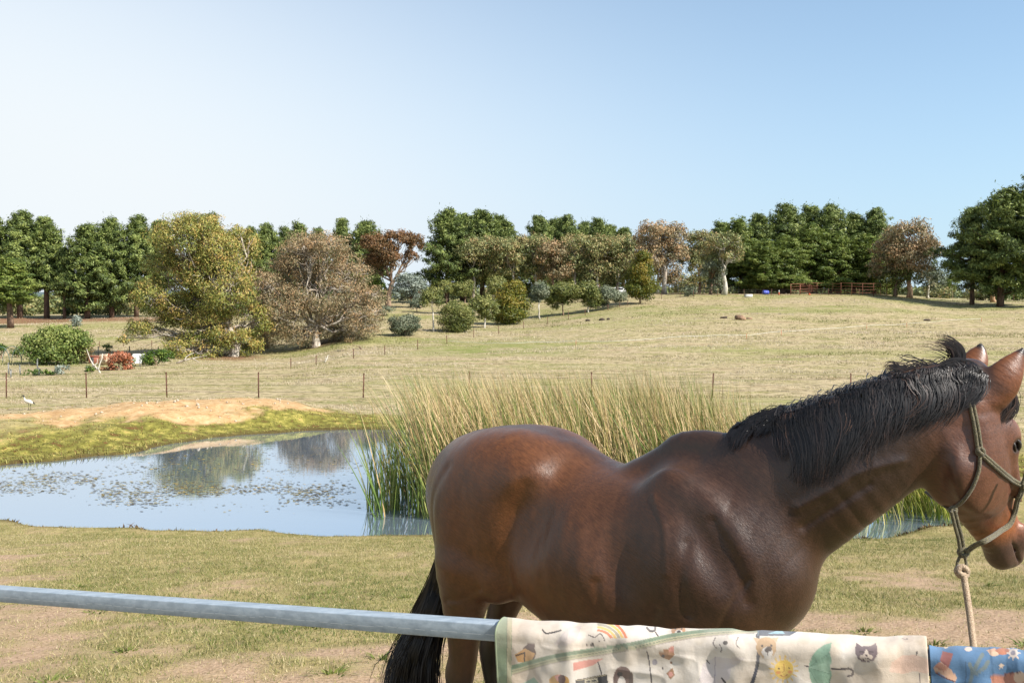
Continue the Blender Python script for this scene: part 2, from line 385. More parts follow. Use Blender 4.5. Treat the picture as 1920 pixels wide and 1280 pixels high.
# ---- blades: n blades as bent ribbons, all in one mesh
def blades(name, pos, h, w, lean, mat, tint, segs=2, curve=1.0, rs=None, kind='stuff', label=None, cat=None, parent=None):
    rs = rs or np.random.RandomState(1); n = len(pos)
    h = np.broadcast_to(h, (n,)); w = np.broadcast_to(w, (n,)); lean = np.broadcast_to(np.asarray(lean, float), (n, 2))
    ang = rs.rand(n) * np.pi; sx = np.cos(ang) * w / 2; sy = np.sin(ang) * w / 2
    V = []
    for k in range(segs + 1):
        t = k / segs; c = pos + np.stack([lean[:, 0] * h * (t ** (1 + curve)), lean[:, 1] * h * (t ** (1 + curve)), h * (t - .18 * curve * np.hypot(lean[:, 0], lean[:, 1]) * t * t)], -1)
        ww = (1 - t ** 2.2)
        if k < segs:
            V.append(c + np.stack([-sx * ww, -sy * ww, 0 * sx], -1)); V.append(c + np.stack([sx * ww, sy * ww, 0 * sx], -1))
        else: V.append(c)
    m = len(V); V = np.stack(V, 1).reshape(-1, 3); b = (np.arange(n) * m)[:, None]
    F = [b + np.array([[2 * k, 2 * k + 1, 2 * k + 3, 2 * k + 2]]) for k in range(segs - 1)]
    q = np.vstack(F) if F else np.zeros((0, 4), int)
    tri = b + np.array([[2 * segs - 2, 2 * segs - 1, 2 * segs]])
    tn = np.repeat(tint, m); ht = np.tile(np.repeat(np.linspace(0, 1, segs + 1), 2)[:m], n)
    o = mesh(name, V, [q, tri], [mat], attrs=dict(tint=tn, along=ht), parent=parent)
    return tag(o, label, cat, kind=kind)
def leafmat(name, stops, rough=.6, tr=.3, spec=.3, tip=0.0):
    m = NT(name); f = m.attr('tint').outputs['Fac']
    if tip: f = m.math('ADD', f, m.rng(m.attr('along').outputs['Fac'], 0, 1, -tip, tip), True)
    c = m.ramp(f, stops); m.color(c).set(Roughness=rough, Specular_IOR_Level=spec)
    if tr: m.translucent(c, tr)
    return m.m
rs = np.random.RandomState(11)
# near paddock turf
n = 520000; yy = 4.2 + 11.2 * rs.rand(n) ** .9; xx = (rs.rand(n) * 2 - 1) * .66 * (yy + .5); pm = patch_mask(xx, yy)
cl = vnoise(np.stack([xx, yy, 0 * xx], -1), 9.) * .5 + .5
sd = pond_sd(xx, yy); k = (rs.rand(n) < (.10 + .9 * pm) * (.25 + .75 * cl)) & (sd > .05); xx, yy, pm, cl = xx[k], yy[k], pm[k], cl[k]; n = len(xx)
gmat = leafmat('grass_blade', [(0, lin(84, 106, 46)), (.30, lin(130, 138, 68)), (.55, lin(182, 168, 112)), (1, lin(220, 204, 162))], tr=.25)
big_ = vnoise(np.stack([xx, yy, 0 * xx], -1), .8)
blades('grass', np.stack([xx, yy, ground(xx, yy) - .002], -1), (.010 + .022 * rs.rand(n) * (.4 + .9 * cl)) * (1 + .5 * (pm > .6)), .0035 + .003 * rs.rand(n), rs.randn(n, 2) * .55, gmat, np.clip(.42 + .30 * rs.randn(n) - .25 * big_, 0, 1), segs=1, rs=rs)
# broad-leaved weeds in the earth close by
nw = 44; wy = 4.4 + 4.2 * rs.rand(nw); wx = (rs.rand(nw) * 2 - 1) * .6 * wy; rep_ = 26
xx = np.repeat(wx, rep_) + rs.randn(nw * rep_) * .045; yy = np.repeat(wy, rep_) + rs.randn(nw * rep_) * .035
dd = np.stack([xx - np.repeat(wx, rep_), yy - np.repeat(wy, rep_)], -1)
blades('weeds', np.stack([xx, yy, ground(xx, yy)], -1), .022 + .022 * rs.rand(len(xx)), .010 + .008 * rs.rand(len(xx)), dd * 34, gmat, .1 + .25 * rs.rand(len(xx)), segs=2, rs=rs)
# bank grass
n = 90000; yy = 15 + 20 * rs.rand(n); xx = (rs.rand(n) * 2 - 1) * .75 * yy; sd = pond_sd(xx, yy); bk, _ = lush_mask(xx, yy); sm = sand_mask(xx, yy)
k = (sd > -.12) & (yy > 18) & (rs.rand(n) < np.maximum(bk * 1.0, .12) * (1 - .92 * sm)); xx, yy, sd = xx[k], yy[k], sd[k]; n = len(xx)
edge = sstep(.7, .0, sd); u_ = 960 + FPX * xx / yy
tall = edge * sstep(420, 200, u_)
bmat = leafmat('bank_grass_blade', [(0, lin(132, 92, 54)), (.34, lin(116, 110, 52)), (.64, lin(150, 146, 72)), (1, lin(200, 182, 108))], tr=.25)
blades('bank_grass', np.stack([xx, yy, ground(xx, yy) - .01], -1), .03 + .05 * rs.rand(n) + .14 * tall * rs.rand(n), .016 + .014 * rs.rand(n), rs.randn(n, 2) * .3 + [-.3, 0], bmat,
       np.clip(.5 + .28 * rs.randn(n) + .25 * vnoise(np.stack([xx, yy, 0 * xx], -1), 1.1), 0, 1), segs=2, rs=rs)
# weeds along the near shore
n = 2600; tt = rs.rand(n); i = (tt * 36).astype(int); f = (tt * 36) % 1; a = POND[i]; b = POND[i + 1]; q = a + (b - a) * f[:, None] + rs.randn(n, 2) * [.05, .05]
cln = vnoise(np.c_[q, 0 * tt], 2.5); k = cln > .0; q, cln = q[k], cln[k]; n = len(q)
smat = leafmat('shore_weed_leaf', [(0, lin(70, 50, 36)), (.5, lin(112, 84, 52)), (1, lin(120, 116, 58))], tr=.1)
blades('shore_weeds', np.c_[q, ground(q[:, 0], q[:, 1]) - .01], .03 + .13 * rs.rand(n) * cln, .03, rs.randn(n, 2) * .5, smat, rs.rand(n), segs=2, rs=rs)
# dry tussock grass on the paddocks behind
n = 330000; yy = 34 * (158 / 34.) ** rs.rand(n); xx = (rs.rand(n) * 2 - 1) * .66 * yy; pp = np.stack([xx, yy, 0 * xx], -1)
hn = vnoise(pp * [.35, 1, 1], .5) * .6 + vnoise(pp, 1.4) * .4; _, st = lush_mask(xx, yy)
k = rs.rand(n) < .20 + .8 * sstep(-.2, .5, hn) - .1 * st; xx, yy, hn, st, pp = xx[k], yy[k], hn[k], st[k], pp[k]; n = len(xx)
dmat = leafmat('dry_grass_blade', [(0, lin(112, 124, 56)), (.3, lin(154, 148, 90)), (.6, lin(192, 174, 142)), (1, lin(216, 202, 178))], tr=.25)
sc_ = sstep(30, 110, yy)
blades('dry_grass', np.stack([xx, yy, ground(xx, yy) - .01], -1), (.05 + .16 * rs.rand(n) * sstep(-.3, .5, hn)) * (.65 + .75 * sc_), .022 + .05 * sc_, rs.randn(n, 2) * .3 + [-.15, 0], dmat,
       np.clip(.56 + .26 * rs.randn(n) - .55 * st + .2 * hn + .55 * vnoise(pp * [.25, 1, 1], .22) + .3 * vnoise(pp * [.3, 1, 1], .7), 0, 1), segs=1, rs=rs)
# leaves and weed floating on the pond
n = 9000; py = np.where(rs.rand(n) < .45, 926 + 13 * rs.randn(n), 840 + 108 * rs.rand(n)); px = -60 + 760 * rs.rand(n); py = py + (px < 180) * -22
pp = np.stack([px, py, 0 * px], -1); k = (vnoise(pp * [.4, 1.6, 1], .03) + .5 * vnoise(pp * [.4, 1.6, 1], .1) > -.55 + 1.1 * rs.rand(n)) & (py > 835) & (py < 968); px, py = px[k], py[k]; n = len(px)
Y = (CAMZ - WZ) * FPX / (py - HORIZ); xx = (px - 960) / FPX * Y; k = pond_sd(xx, Y) < -.25; xx, Y = xx[k], Y[k]; n = len(xx)
r = .006 + .024 * rs.rand(n) ** 2; a0 = rs.rand(n) * 6.28; V = []
for q in range(5):
    a = a0 + q * 2 * np.pi / 5; V.append(np.stack([xx + r * np.cos(a) * 1.7, Y + r * np.sin(a), WZ + .006 + .25 * r * np.maximum(0, rs.rand(n) * 1.2 - .4)], -1))
V = np.stack(V, 1).reshape(-1, 3)
fmat = leafmat('floating_weed_leaf', [(0, lin(58, 44, 46)), (.4, lin(104, 90, 52)), (.75, lin(140, 130, 56)), (1, lin(196, 160, 60))], tr=0, rough=.4)
tag(mesh('pond_weed', V, (np.arange(n)[:, None] * 5 + np.arange(5)[None]), [fmat], attrs=dict(tint=np.repeat(rs.rand(n), 5))), kind='stuff')
# pebbles on the sandy mound
n = 420; yy = 24 + 9 * rs.rand(n); xx = (rs.rand(n) * -.62 - .2) * yy + 1; k = sand_mask(xx, yy) > .5; xx, yy = xx[k], yy[k]; n = len(xx)
r = .015 + .05 * rs.rand(n) ** 3; oct_ = np.array([(1, 0, 0), (0, 1, 0), (-1, 0, 0), (0, -1, 0), (0, 0, 1), (0, 0, -1)], float)
V = np.stack([xx, yy, ground(xx, yy) + .2 * r], -1)[:, None] + oct_[None] * (r[:, None, None] * (.6 + .8 * rs.rand(n, 6, 1)))
fo = np.array([(0, 1, 4), (1, 2, 4), (2, 3, 4), (3, 0, 4), (1, 0, 5), (2, 1, 5), (3, 2, 5), (0, 3, 5)])
pm_ = NT('pale_pebble').color(lin(196, 180, 156)).m
tag(mesh('pebbles', V.reshape(-1, 3), ((np.arange(n) * 6)[:, None, None] + fo[None]).reshape(-1, 3), [pm_]), kind='stuff')

# ---- reeds
def reeds(name, n, pxr, Yr, hr, dens, rs, lean=-.42):
    Y = Yr[0] + (Yr[1] - Yr[0]) * rs.rand(n); px = pxr[0] + (pxr[1] - pxr[0]) * rs.rand(n); x = (px - 960) / FPX * Y
    k = rs.rand(n) < dens(px, x, Y); x, Y, px = x[k], Y[k], px[k]; n = len(x)
    hh = hr(px, Y) * (.50 + .50 * rs.rand(n) ** .7); pp = np.stack([x, Y, 0 * x], -1)
    t = np.clip(.36 + .36 * rs.randn(n) + .30 * vnoise(pp, .9) + .10 * (hh > 1.7), 0, 1)
    sp = np.clip(vnoise(pp, .7) * .12, -.2, .2)
    z = np.maximum(ground(x, Y), WZ - .25)
    return np.stack([x, Y, z], -1), hh, .014 + .014 * rs.rand(n), np.stack([lean * (.22 + .5 * sstep(680, 900, px)) + sp * 1.4 + .16 * rs.randn(n), .12 * rs.randn(n)], -1), t
rmat = leafmat('reed_leaf', [(0, lin(82, 108, 48)), (.28, lin(116, 138, 64)), (.45, lin(146, 146, 82)), (.58, lin(186, 156, 104)), (1, lin(226, 200, 152))], tr=.15, rough=.45, tip=.16)
def d1(px, x, Y):
    cl = sstep(-.05, .35, vnoise(np.stack([x, Y, 0 * x], -1), 1.5))
    left = np.interp(Y, [15.8, 16.6, 18, 20, 23], [700, 690, 700, 740, 770])
    return sstep(left - 20, left + 70, px) * np.where(px < 810, .04 + .8 * cl, .9) * sstep(1480, 1400, px + (Y - 19) * 30)
pos, h, w, ln, t = reeds('reeds', 11500, (660, 1500), (15.9, 22.8), lambda px, Y: 2.85 - .35 * sstep(820, 690, px) + .0 * Y - .35 * sstep(1250, 1480, px), d1, np.random.RandomState(5))
g = sstep(830, 700, 960 + FPX * pos[:, 0] / pos[:, 1]); t = np.clip(t - .30 * g, .12, 1)
tag(blades('reeds', pos, h, w, ln, rmat, t, segs=6, curve=.35, rs=rs), kind='stuff')
def d2(px, x, Y): return .15 + .85 * sstep(-.1, .3, vnoise(np.stack([x, Y, 0 * x], -1), 1.7))
pos, h, w, ln, t = reeds('reeds', 4200, (1500, 1885), (15.6, 19.0), lambda px, Y: 1.45 - .3 * sstep(1740, 1860, px), d2, np.random.RandomState(6), lean=-.5)
tag(blades('reeds', pos, h, w, ln, leafmat('yellow_reed_leaf', [(0, lin(110, 128, 40)), (.5, lin(168, 172, 70)), (.8, lin(214, 196, 116)), (1, lin(228, 206, 150))], tr=.3), t, segs=5, curve=.6, rs=rs), kind='stuff')
def d3(px, x, Y): return sstep(-.15, .25, vnoise(np.stack([x, Y, 0 * x], -1), 2.2)) * .9
pos, h, w, ln, t = reeds('reeds', 620, (684, 822), (15.9, 18.0), lambda px, Y: 2.15 - .35 * sstep(760, 690, px), d3, np.random.RandomState(8), lean=-.22)
tag(blades('reeds', pos, h, w * 1.15, ln * [1.0, 1], leafmat('green_reed_leaf', [(0, lin(122, 142, 58)), (.4, lin(150, 164, 84)), (.75, lin(178, 178, 104)), (1, lin(210, 194, 140))], tr=.3), t, segs=5, curve=.9, rs=rs), kind='stuff')
print('terrain done')
# ================================================================ TREES
def hit(px, py, y0=40.0, y1=400.0):
    Y = np.geomspace(y0, y1, 500); x = (px - 960) / FPX * Y; z = ground(x, Y)
    zr = np.array([P(px, py, q)[2] for q in Y]); k = np.argmax(z >= zr)
    if not (z >= zr).any(): k = int(np.argmin(np.where(Y < 200, zr - z, 9e9)))
    return np.array([x[k], Y[k], z[k]])
def cards(cen, out, rs, L, W, axis_bias=(0, 0, 0), rough=.7, up=.25):
    n = len(cen); nn = nrm(out * 1.0 + rs.randn(n, 3) * rough + np.array([0, 0, up]))
    a = nrm(rs.randn(n, 3) + np.asarray(axis_bias) * 1.0); a = nrm(a - nn * (a * nn).sum(1)[:, None]); b = np.cross(nn, a)
    l = (L * (.55 + .9 * rs.rand(n)))[:, None]; w = (W * (.55 + .9 * rs.rand(n)))[:, None]
    V = np.stack([cen - a * l / 2, cen + b * w / 2 + a * l * .08, cen + a * l / 2, cen - b * w / 2 + a * l * .08], 1).reshape(-1, 3)
    return V, (np.arange(n) * 4)[:, None] + np.arange(4)[None]
def bent(a, b, rs, k=5, wob=.08, sag=0.0):
    a = np.asarray(a, float); b = np.asarray(b, float); t = np.linspace(0, 1, k)[:, None]; L = np.linalg.norm(b - a)
    q = a + (b - a) * t; w = rs.randn(k, 3) * wob * L; w[0] = 0; w[-1] = 0
    q = q + w; q[:, 2] += sag * L * 4 * (t * (1 - t))[:, 0]; return q
def barkmat(name, c0, c1, sc=3.):
    m = NT(name); v = m.coord((1, 1, .25)); m.color(m.ramp(m.noise(sc, 4, .65, v), [(.35, c0), (.62, c1)])).set(Roughness=.85, Specular_IOR_Level=.2); return m.m
BK_GUM = barkmat('pale_gum_bark', lin(128, 110, 94), lin(212, 202, 186)); BK_WHITE = barkmat('white_gum_bark', lin(176, 166, 150), lin(232, 226, 212), 5)
BK_PINE = barkmat('pine_bark', lin(74, 58, 48), lin(132, 108, 90)); BK_BROWN = barkmat('brown_bark', lin(96, 76, 62), lin(160, 136, 114)); BK_ORANGE = barkmat('orange_gum_bark', lin(150, 108, 80), lin(214, 184, 150), 4)
def folmat(name, *cs, tr=.22):
    k = len(cs); return leafmat(name, [(.12 + .76 * i / (k - 1), lin(*c)) for i, c in enumerate(cs)], rough=.55, tr=tr, spec=.35)
F_PINE = folmat('pine_needles', (62, 78, 40), (112, 130, 64), (166, 176, 96)); F_PINE2 = folmat('light_pine_needles', (70, 90, 38), (116, 136, 58), (160, 168, 84))
F_GUMY = folmat('golden_gum_leaves', (92, 106, 48), (138, 146, 68), (182, 172, 90), (200, 164, 96)); F_GUMB = folmat('brown_gum_leaves', (106, 108, 76), (148, 138, 102), (182, 158, 120), (198, 158, 114))
F_GUMO = folmat('olive_gum_leaves', (84, 98, 58), (128, 138, 84), (168, 164, 106), (184, 158, 110)); F_GUMR = folmat('rusty_gum_leaves', (92, 80, 48), (130, 100, 64), (152, 108, 68))
F_SILV = folmat('silver_leaves', (96, 110, 96), (142, 154, 140), (184, 192, 178)); F_ROUND = folmat('green_wattle_leaves', (70, 86, 38), (116, 124, 60), (160, 158, 88)); F_BRIGHT = folmat('bright_tree_leaves', (66, 84, 22), (116, 122, 36), (164, 140, 54))
F_GREY = folmat('grey_green_leaves', (78, 90, 70), (116, 126, 98), (154, 158, 130)); F_HEDGE = folmat('hedge_leaves', (38, 62, 18), (72, 102, 28), (126, 146, 52)); F_ORANGE = folmat('orange_shrub_leaves', (130, 88, 62), (178, 108, 76), (206, 136, 98))
F_SHRUB = folmat('feathery_shrub_leaves', (76, 98, 44), (122, 142, 66), (168, 174, 98)); F_DUSK = folmat('dusky_shrub_leaves', (96, 80, 50), (132, 112, 74), (150, 130, 88))

def tree(name, label, cat, base, lobes, fol, bark, seed, dens=1.0, L=.34, W=.15, droop=.7, trunk_r=.22, clus=1.0, fork=.35, group=None, nlimb=None, trunk_pts=None, gap=.0, bare=0, cluster_r=.30, flat=.75):
    """base: world point. lobes: (centre xyz relative to base, radii). limbs run from the trunk into each lobe and out to leaf clusters"""
    rs = np.random.RandomState(seed); t = empty(name, tuple(base)); tag(t, label, cat, group)
    top = max(c[2] + r[2] for c, r in lobes); T = MB()
    cx = np.mean([c for c, r in lobes], axis=0)
    fk = np.array([cx[0] * fork * .9, cx[1] * fork * .9, top * fork]) if trunk_pts is None else np.asarray(trunk_pts[-1], float)
    tp = bent((0, 0, -.15), fk, rs, 5, .03) if trunk_pts is None else catmull(np.array([(0, 0, -.15)] + list(trunk_pts)), 9)
    rr = np.linspace(trunk_r * 1.25, trunk_r * .8, len(tp)); rr[0] *= 1.35; T.add(tube(tp, rr, 9))
    VV = []; FF = []; TT = []; off = 0
    for c, r in lobes:
        c = np.asarray(c, float); r = np.asarray(r, float); s0 = tp[-1] if rs.rand() < .75 else tp[-2]
        path = bent(s0, c, rs, 6, .05, sag=-.04); lr = trunk_r * .50 * (min(r) / 2.2) ** .35
        T.add(tube(path, np.linspace(lr, lr * .35, 6), 6))
        vol = (r[0] * r[1] * r[2]) ** (1 / 3.); nc = max(6, int(clus * 40 * (vol / 2.0) ** 1.35))
        d = nrm(rs.randn(nc, 3)); d[:, 2] = np.where((d[:, 2] < -.5) & (c[2] > .55 * top), -d[:, 2] * .6, d[:, 2]); rad = (.50 + .50 * rs.rand(nc) ** .6)
        cc = c + d * rad[:, None] * r
        for i in range(nc):
            s = path[rs.randint(2, 6)] if rs.rand() < .8 else path[-1]
            if i % 2 == 0 or nc < 20: T.add(tube(bent(s, cc[i] - d[i] * .1, rs, 5, .07), np.linspace(lr * .34, lr * .10, 5), 4, cap=False))
            cr = cluster_r * vol * (.6 + .7 * rs.rand()) + .12
            m = int(dens * 46 * (cr / .8) ** 2 * (.32 * .15) / (L * W) * .9) + 8
            q = nrm(rs.randn(m, 3)) * (rs.rand(m, 1) ** .4) * cr * [1.1, 1.1, flat]
            o = nrm(q / cr + d[i] * .35)
            V, F = cards(cc[i] + q, o, rs, L, W, (0, 0, -droop * 2), rough=.55)
            VV.append(V); FF.append(F + off); off += len(V)
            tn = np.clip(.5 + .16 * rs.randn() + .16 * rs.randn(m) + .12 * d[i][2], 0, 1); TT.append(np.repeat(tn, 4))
        for _ in range(bare):          # bare twigs poking out of the crown
            d1_ = nrm(rs.randn(3)); d1_[2] = abs(d1_[2]) * .6
            T.add(tube(bent(c + d1_ * r * .5, c + d1_ * r * (.98 + .12 * rs.rand()), rs, 6, .09), np.linspace(lr * .30, .012, 6), 4, cap=False))
    T.build('trunk', bark, t, smooth=True)
    V = np.vstack(VV)
    mesh('crown', V, np.vstack(FF), [fol], attrs=dict(tint=np.concatenate(TT)), parent=t)
    return t

def lob(px, py, rx, ry, base, dy=0.0, ryd=None):
    """a crown lobe given where the photograph shows it, at the tree's own distance"""
    k = base[1] / FPX; c = P(px, py, base[1]) - base; c = c + [dy * px * 0, dy, 0]
    return (tuple(c), (rx * k, (ryd or (rx + ry) / 2) * k, ry * k))

# ---- pines: a few grown once, then copied
def make_pine(seed, Hh=16.0, R=4.2, low=.12, fol=None, name='pine_tree', narrow=1.0, up=.35):
    rs = np.random.RandomState(seed); t = empty(name)
    T = MB(); lean = rs.randn(2) * .02 * Hh
    tp = np.array([(lean[0] * k * k + .08 * math.sin(5 * k + seed), lean[1] * k * k, -.2 + (Hh * .97 + .2) * k) for k in np.linspace(0, 1, 10)])
    T.add(tube(tp, np.linspace(.30, .05, 10) * [1.3] + [0] * 10, 8)); VV = []; FF = []; TT = []; off = 0
    nb = 96; lobes_ = rs.rand(24) * .5 + .62
    for i in range(nb):
        k = low + (1 - low) * ((i + rs.rand()) / nb) ** .92
        prof = (1 - k ** 2.2) ** .75 * (.60 + .40 * sstep(low - .05, low + .25, k)) * (1.25 - .45 * k) * (.55 + .45 * rs.rand()) * lobes_[int((k * 4) % 4) * 6 + int(((i * 2.399) % 6.283) / 1.0472) % 6] * 1.25
        Lb = max(.55, R * prof * narrow); a = i * 2.399 + rs.randn() * .3; el = .12 + up * k * 1.5 + rs.randn() * .12
        s = np.array([np.interp(k, np.linspace(0, 1, 10), tp[:, 0]), np.interp(k, np.linspace(0, 1, 10), tp[:, 1]), Hh * .97 * k])
        e = s + np.array([math.cos(a) * math.cos(el), math.sin(a) * math.cos(el), math.sin(el)]) * Lb; path = bent(s, e, rs, 6, .03, sag=-.05)
        T.add(tube(path, np.linspace(.07, .02, 6) * (Lb / 3) ** .5, 4, cap=False))
        ncl = int(3 + Lb * 1.9)
        for j in range(ncl):
            f = .30 + .72 * (j + rs.rand()) / ncl; c = s + (e - s) * min(f, 1.02) + rs.randn(3) * [.38, .38, .24]
            cr = (.50 + .30 * rs.rand()) * (1.15 - .25 * k); m = int(32 * cr / .5)
            q = nrm(rs.randn(m, 3)) * (rs.rand(m, 1) ** .45) * cr * [1, 1, .72]
            V, F = cards(c + q, nrm(q) + np.array([math.cos(a), math.sin(a), .7]) * .35, rs, .46, .13, (math.cos(a) * 1.2, math.sin(a) * 1.2, 1.5), rough=.5)
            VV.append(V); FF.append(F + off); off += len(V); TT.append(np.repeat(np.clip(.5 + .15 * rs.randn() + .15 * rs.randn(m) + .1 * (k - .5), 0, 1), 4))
    for j in range(26):      # upright leaders at the top
        ra = rs.rand() ** .6 * .55 * R; an = rs.rand() * 6.28; c = np.array([ra * math.cos(an), ra * math.sin(an), Hh * (.99 - .17 * (ra / (.55 * R)) ** 1.6 - .05 * rs.rand())]) + np.array([tp[-1][0], tp[-1][1], 0]); m = 40
        q = rs.randn(m, 3) * [.15, .15, .55]; V, F = cards(c + q, nrm(q), rs, .44, .12, (0, 0, 3), rough=.5)
        VV.append(V); FF.append(F + off); off += len(V); TT.append(np.repeat(np.clip(.55 + .15 * rs.randn(m), 0, 1), 4))
    T.build('trunk', BK_PINE, t, smooth=True); mesh('crown', np.vstack(VV), np.vstack(FF), [fol or F_PINE], attrs=dict(tint=np.concatenate(TT)), parent=t)
    t['h'] = Hh; return t
PINES = [make_pine(21), make_pine(22, R=4.8, low=.18), make_pine(23, R=3.6, low=.30), make_pine(24, R=5.2, low=.10), make_pine(25, R=4.4, low=.36, fol=F_PINE2), make_pine(26, R=4.6, low=.05, fol=F_PINE2), make_pine(27, R=5.8, low=.22, up=.15)]
del_h = [p.pop('h') if False else 16.0 for p in PINES]
for p in PINES:
    if 'h' in p: del p['h']
_used = set()
ORD = ['first', 'second', 'third', 'fourth', 'fifth', 'sixth', 'seventh', 'eighth', 'ninth', 'tenth', 'eleventh', 'twelfth']
def place_pine(k, px, top, wpx, Y, label, group, rz=None, bpy_=None, name=None):
    base = onground(px, Y) if bpy_ is None else hit(px, bpy_, Y * .8, Y * 1.25)
    Hh = P(px, top, base[1])[2] - base[2]; sxy = 1.22 * (wpx * base[1] / FPX) / (2 * [4.0, 4.5, 3.4, 4.9, 4.2, 4.4, 5.5][k])
    if k in _used:
        src = PINES[k]; o = src.copy(); COL.objects.link(o)
        for ch in src.children: c = ch.copy(); COL.objects.link(c); c.parent = o
    else: o = PINES[k]; _used.add(k)
    o.location = tuple(base); o.scale = (sxy, sxy, Hh / 16.2); o.rotation_euler = (0, 0, rz if rz is not None else (px * 1.7) % 6.28)
    tag(o, label, 'pine tree', group); return o
gl = 'pines along the top of the left paddock'
L1 = [(0, -12, 404, 92, 152), (1, 38, 394, 104, 152), (2, 88, 406, 78, 152), (4, 20, 482, 112, 128), (2, 122, 462, 46, 150), (0, 165, 418, 92, 150), (3, 210, 408, 92, 152), (1, 256, 402, 88, 154), (2, 300, 412, 74, 156)]
lab = ['tall dark pine cut by the left edge of the photo', 'tall round topped pine, second from the left edge', 'tall pine on the right side of the leftmost trio',
       'lighter green low pine standing in front of the leftmost trio', 'thin sparse pine on its own in the gap right of the leftmost trio', 'broad pine on the left flank of the second clump',
       'pine second from the left in the second clump', 'tallest pine in the middle of the second clump', 'slim pine on the right of the second clump beside the golden gum']
for (k, px, top, w, Y), lb in zip(L1, lab): place_pine(k, px, top, w, Y, lb, gl)
gb = 'pines showing above the gum trees'
L2 = [(6, 392, 399, 84, 168), (1, 505, 417, 74, 168), (0, 562, 415, 66, 170), (2, 645, 408, 50, 168), (3, 684, 412, 88, 165), (3, 838, 391, 104, 158), (1, 905, 393, 104, 163), (0, 950, 412, 66, 168), (3, 1014, 403, 78, 175),
      (1, 1062, 401, 76, 178), (6, 1122, 409, 84, 180), (2, 1168, 426, 62, 182)]
lab = ['dark pine top peeping over the right shoulder of the golden gum', 'pine top between the golden gum and the brown gum', 'small pine top above the left side of the brown gum', 'narrow dark pine top left of the rusty gum',
       'broad green pine top just left of the leaning rusty gum', 'tallest dark pine right of the leaning rusty gum', 'dark pine with a ragged top, right neighbour of the tallest middle pine', 'lower sloping pine right of the two tall middle pines',
       'left one of the paired pine tops above the olive gums', 'right one of the paired pine tops above the olive gums', 'pine top right of the paired tops above the olive gums', 'lowest pine top beside the broad tan gum']
L2 += [(1, 473, 424, 58, 172), (3, 538, 424, 60, 176), (6, 600, 426, 62, 176), (2, 868, 400, 78, 168), (6, 934, 403, 78, 170), (0, 1040, 408, 72, 184), (3, 1094, 414, 70, 184), (1, 1148, 420, 66, 186)]
lab += ['low pine top immediately right of the golden gum crown', 'low pine top second from the golden gum crown', 'low wide pine top directly behind the crest of the brown gum', 'pine filling the notch between the two tall middle pines', 'pine behind the ragged topped one, filling its right flank',
        'pine filling the notch between the paired tops', 'pine filling the notch right of the paired tops', 'pine between the last two tops left of the broad tan gum']
for (k, px, top, w, Y), lb in zip(L2, lab): place_pine(k, px, top, w, Y, lb, gb)
gr = 'dense pines behind the rusty yard rails'
L3 = [(0, 1352, 414, 74, 166), (5, 1388, 408, 84, 160), (1, 1422, 400, 86, 165), (5, 1430, 448, 80, 154), (3, 1476, 381, 100, 165), (5, 1468, 440, 88, 156), (0, 1518, 383, 84, 168), (3, 1556, 381, 92, 164), (5, 1520, 420, 100, 158), (5, 1572, 436, 92, 157),
      (0, 1600, 398, 80, 166), (1, 1638, 388, 82, 164), (5, 1625, 440, 90, 157), (2, 1678, 436, 60, 160)]
lab = ['dark pine behind the white trunked gum, leftmost of the yard pines', 'light green pine right of the white trunked gum', 'dark pine top over the two light pines left of the yard', 'low bushy light pine left of the yard rails',
       'tallest left pine of the dense clump above the yard', 'light pine under the tall left pine at the yard corner', 'flat topped dark pine in the middle of the yard clump', 'dark pine right of the flat topped one in the yard clump',
       'light front pine above the left half of the rusty rails', 'light front pine above the middle of the rusty rails', 'sloping dark pine left of the pointed one behind the yard', 'pointed dark pine at the right end of the yard clump',
       'light front pine above the right half of the rusty rails', 'low pine half hidden behind the tan gum on the ridge']
for (k, px, top, w, Y), lb in zip(L3, lab): place_pine(k, px, top, w, Y, lb, gr)
ge = 'big pines at the right edge'
L4 = [(6, 1822, 386, 110, 140), (3, 1876, 352, 140, 136), (6, 1945, 326, 150, 134), (3, 2040, 350, 150, 136)]
lab = ['leftmost big dark pine at the right edge of the photo', 'big dark pine with thick trunk, middle of the right edge group', 'tallest dark pine cut by the right edge of the photo', 'big dark pine standing beyond the right edge of the photo']
for (k, px, top, w, Y), lb in list(zip(L4, lab))[:3]: place_pine(k, px, top, w, Y, lb, ge)
for p, u in zip(PINES, range(7)):
    if u not in _used:
        for ch in list(p.children): bpy.data.objects.remove(ch)
        bpy.data.objects.remove(p)

# ---- the two great gums and their neighbours
b = hit(437, 668); E1 = [(365, 455, 62, 48), (318, 500, 42, 42), (430, 465, 44, 45), (300, 555, 38, 34), (375, 530, 60, 46), (440, 545, 50, 50), (270, 615, 34, 16), (330, 592, 42, 26), (395, 610, 44, 30), (475, 600, 30, 34), (375, 655, 52, 24), (425, 632, 36, 24), (320, 640, 30, 18), (400, 520, 60, 50), (345, 580, 50, 40), (250, 632, 18, 10), (455, 640, 34, 24), (290, 575, 30, 24), (410, 470, 50, 40), (340, 425, 24, 20), (395, 425, 34, 20), (450, 438, 24, 18)]
k_ = b[1] / FPX
tree('gum_tree', 'huge golden green gum with a low limb reaching left over the garden', 'gum tree', b, [lob(px, py, rx, ry, b, dy=((i * 37) % 5 - 2) * .9, ryd=50 if rx > 30 else None) for i, (px, py, rx, ry) in enumerate(E1)], F_GUMY, BK_GUM, 101,
     dens=.80, L=.24, W=.08, trunk_r=.42, clus=1.4, group='great gum trees', trunk_pts=[(.1, 0, 1.2), (-.4, 0, 2.6)], bare=5)
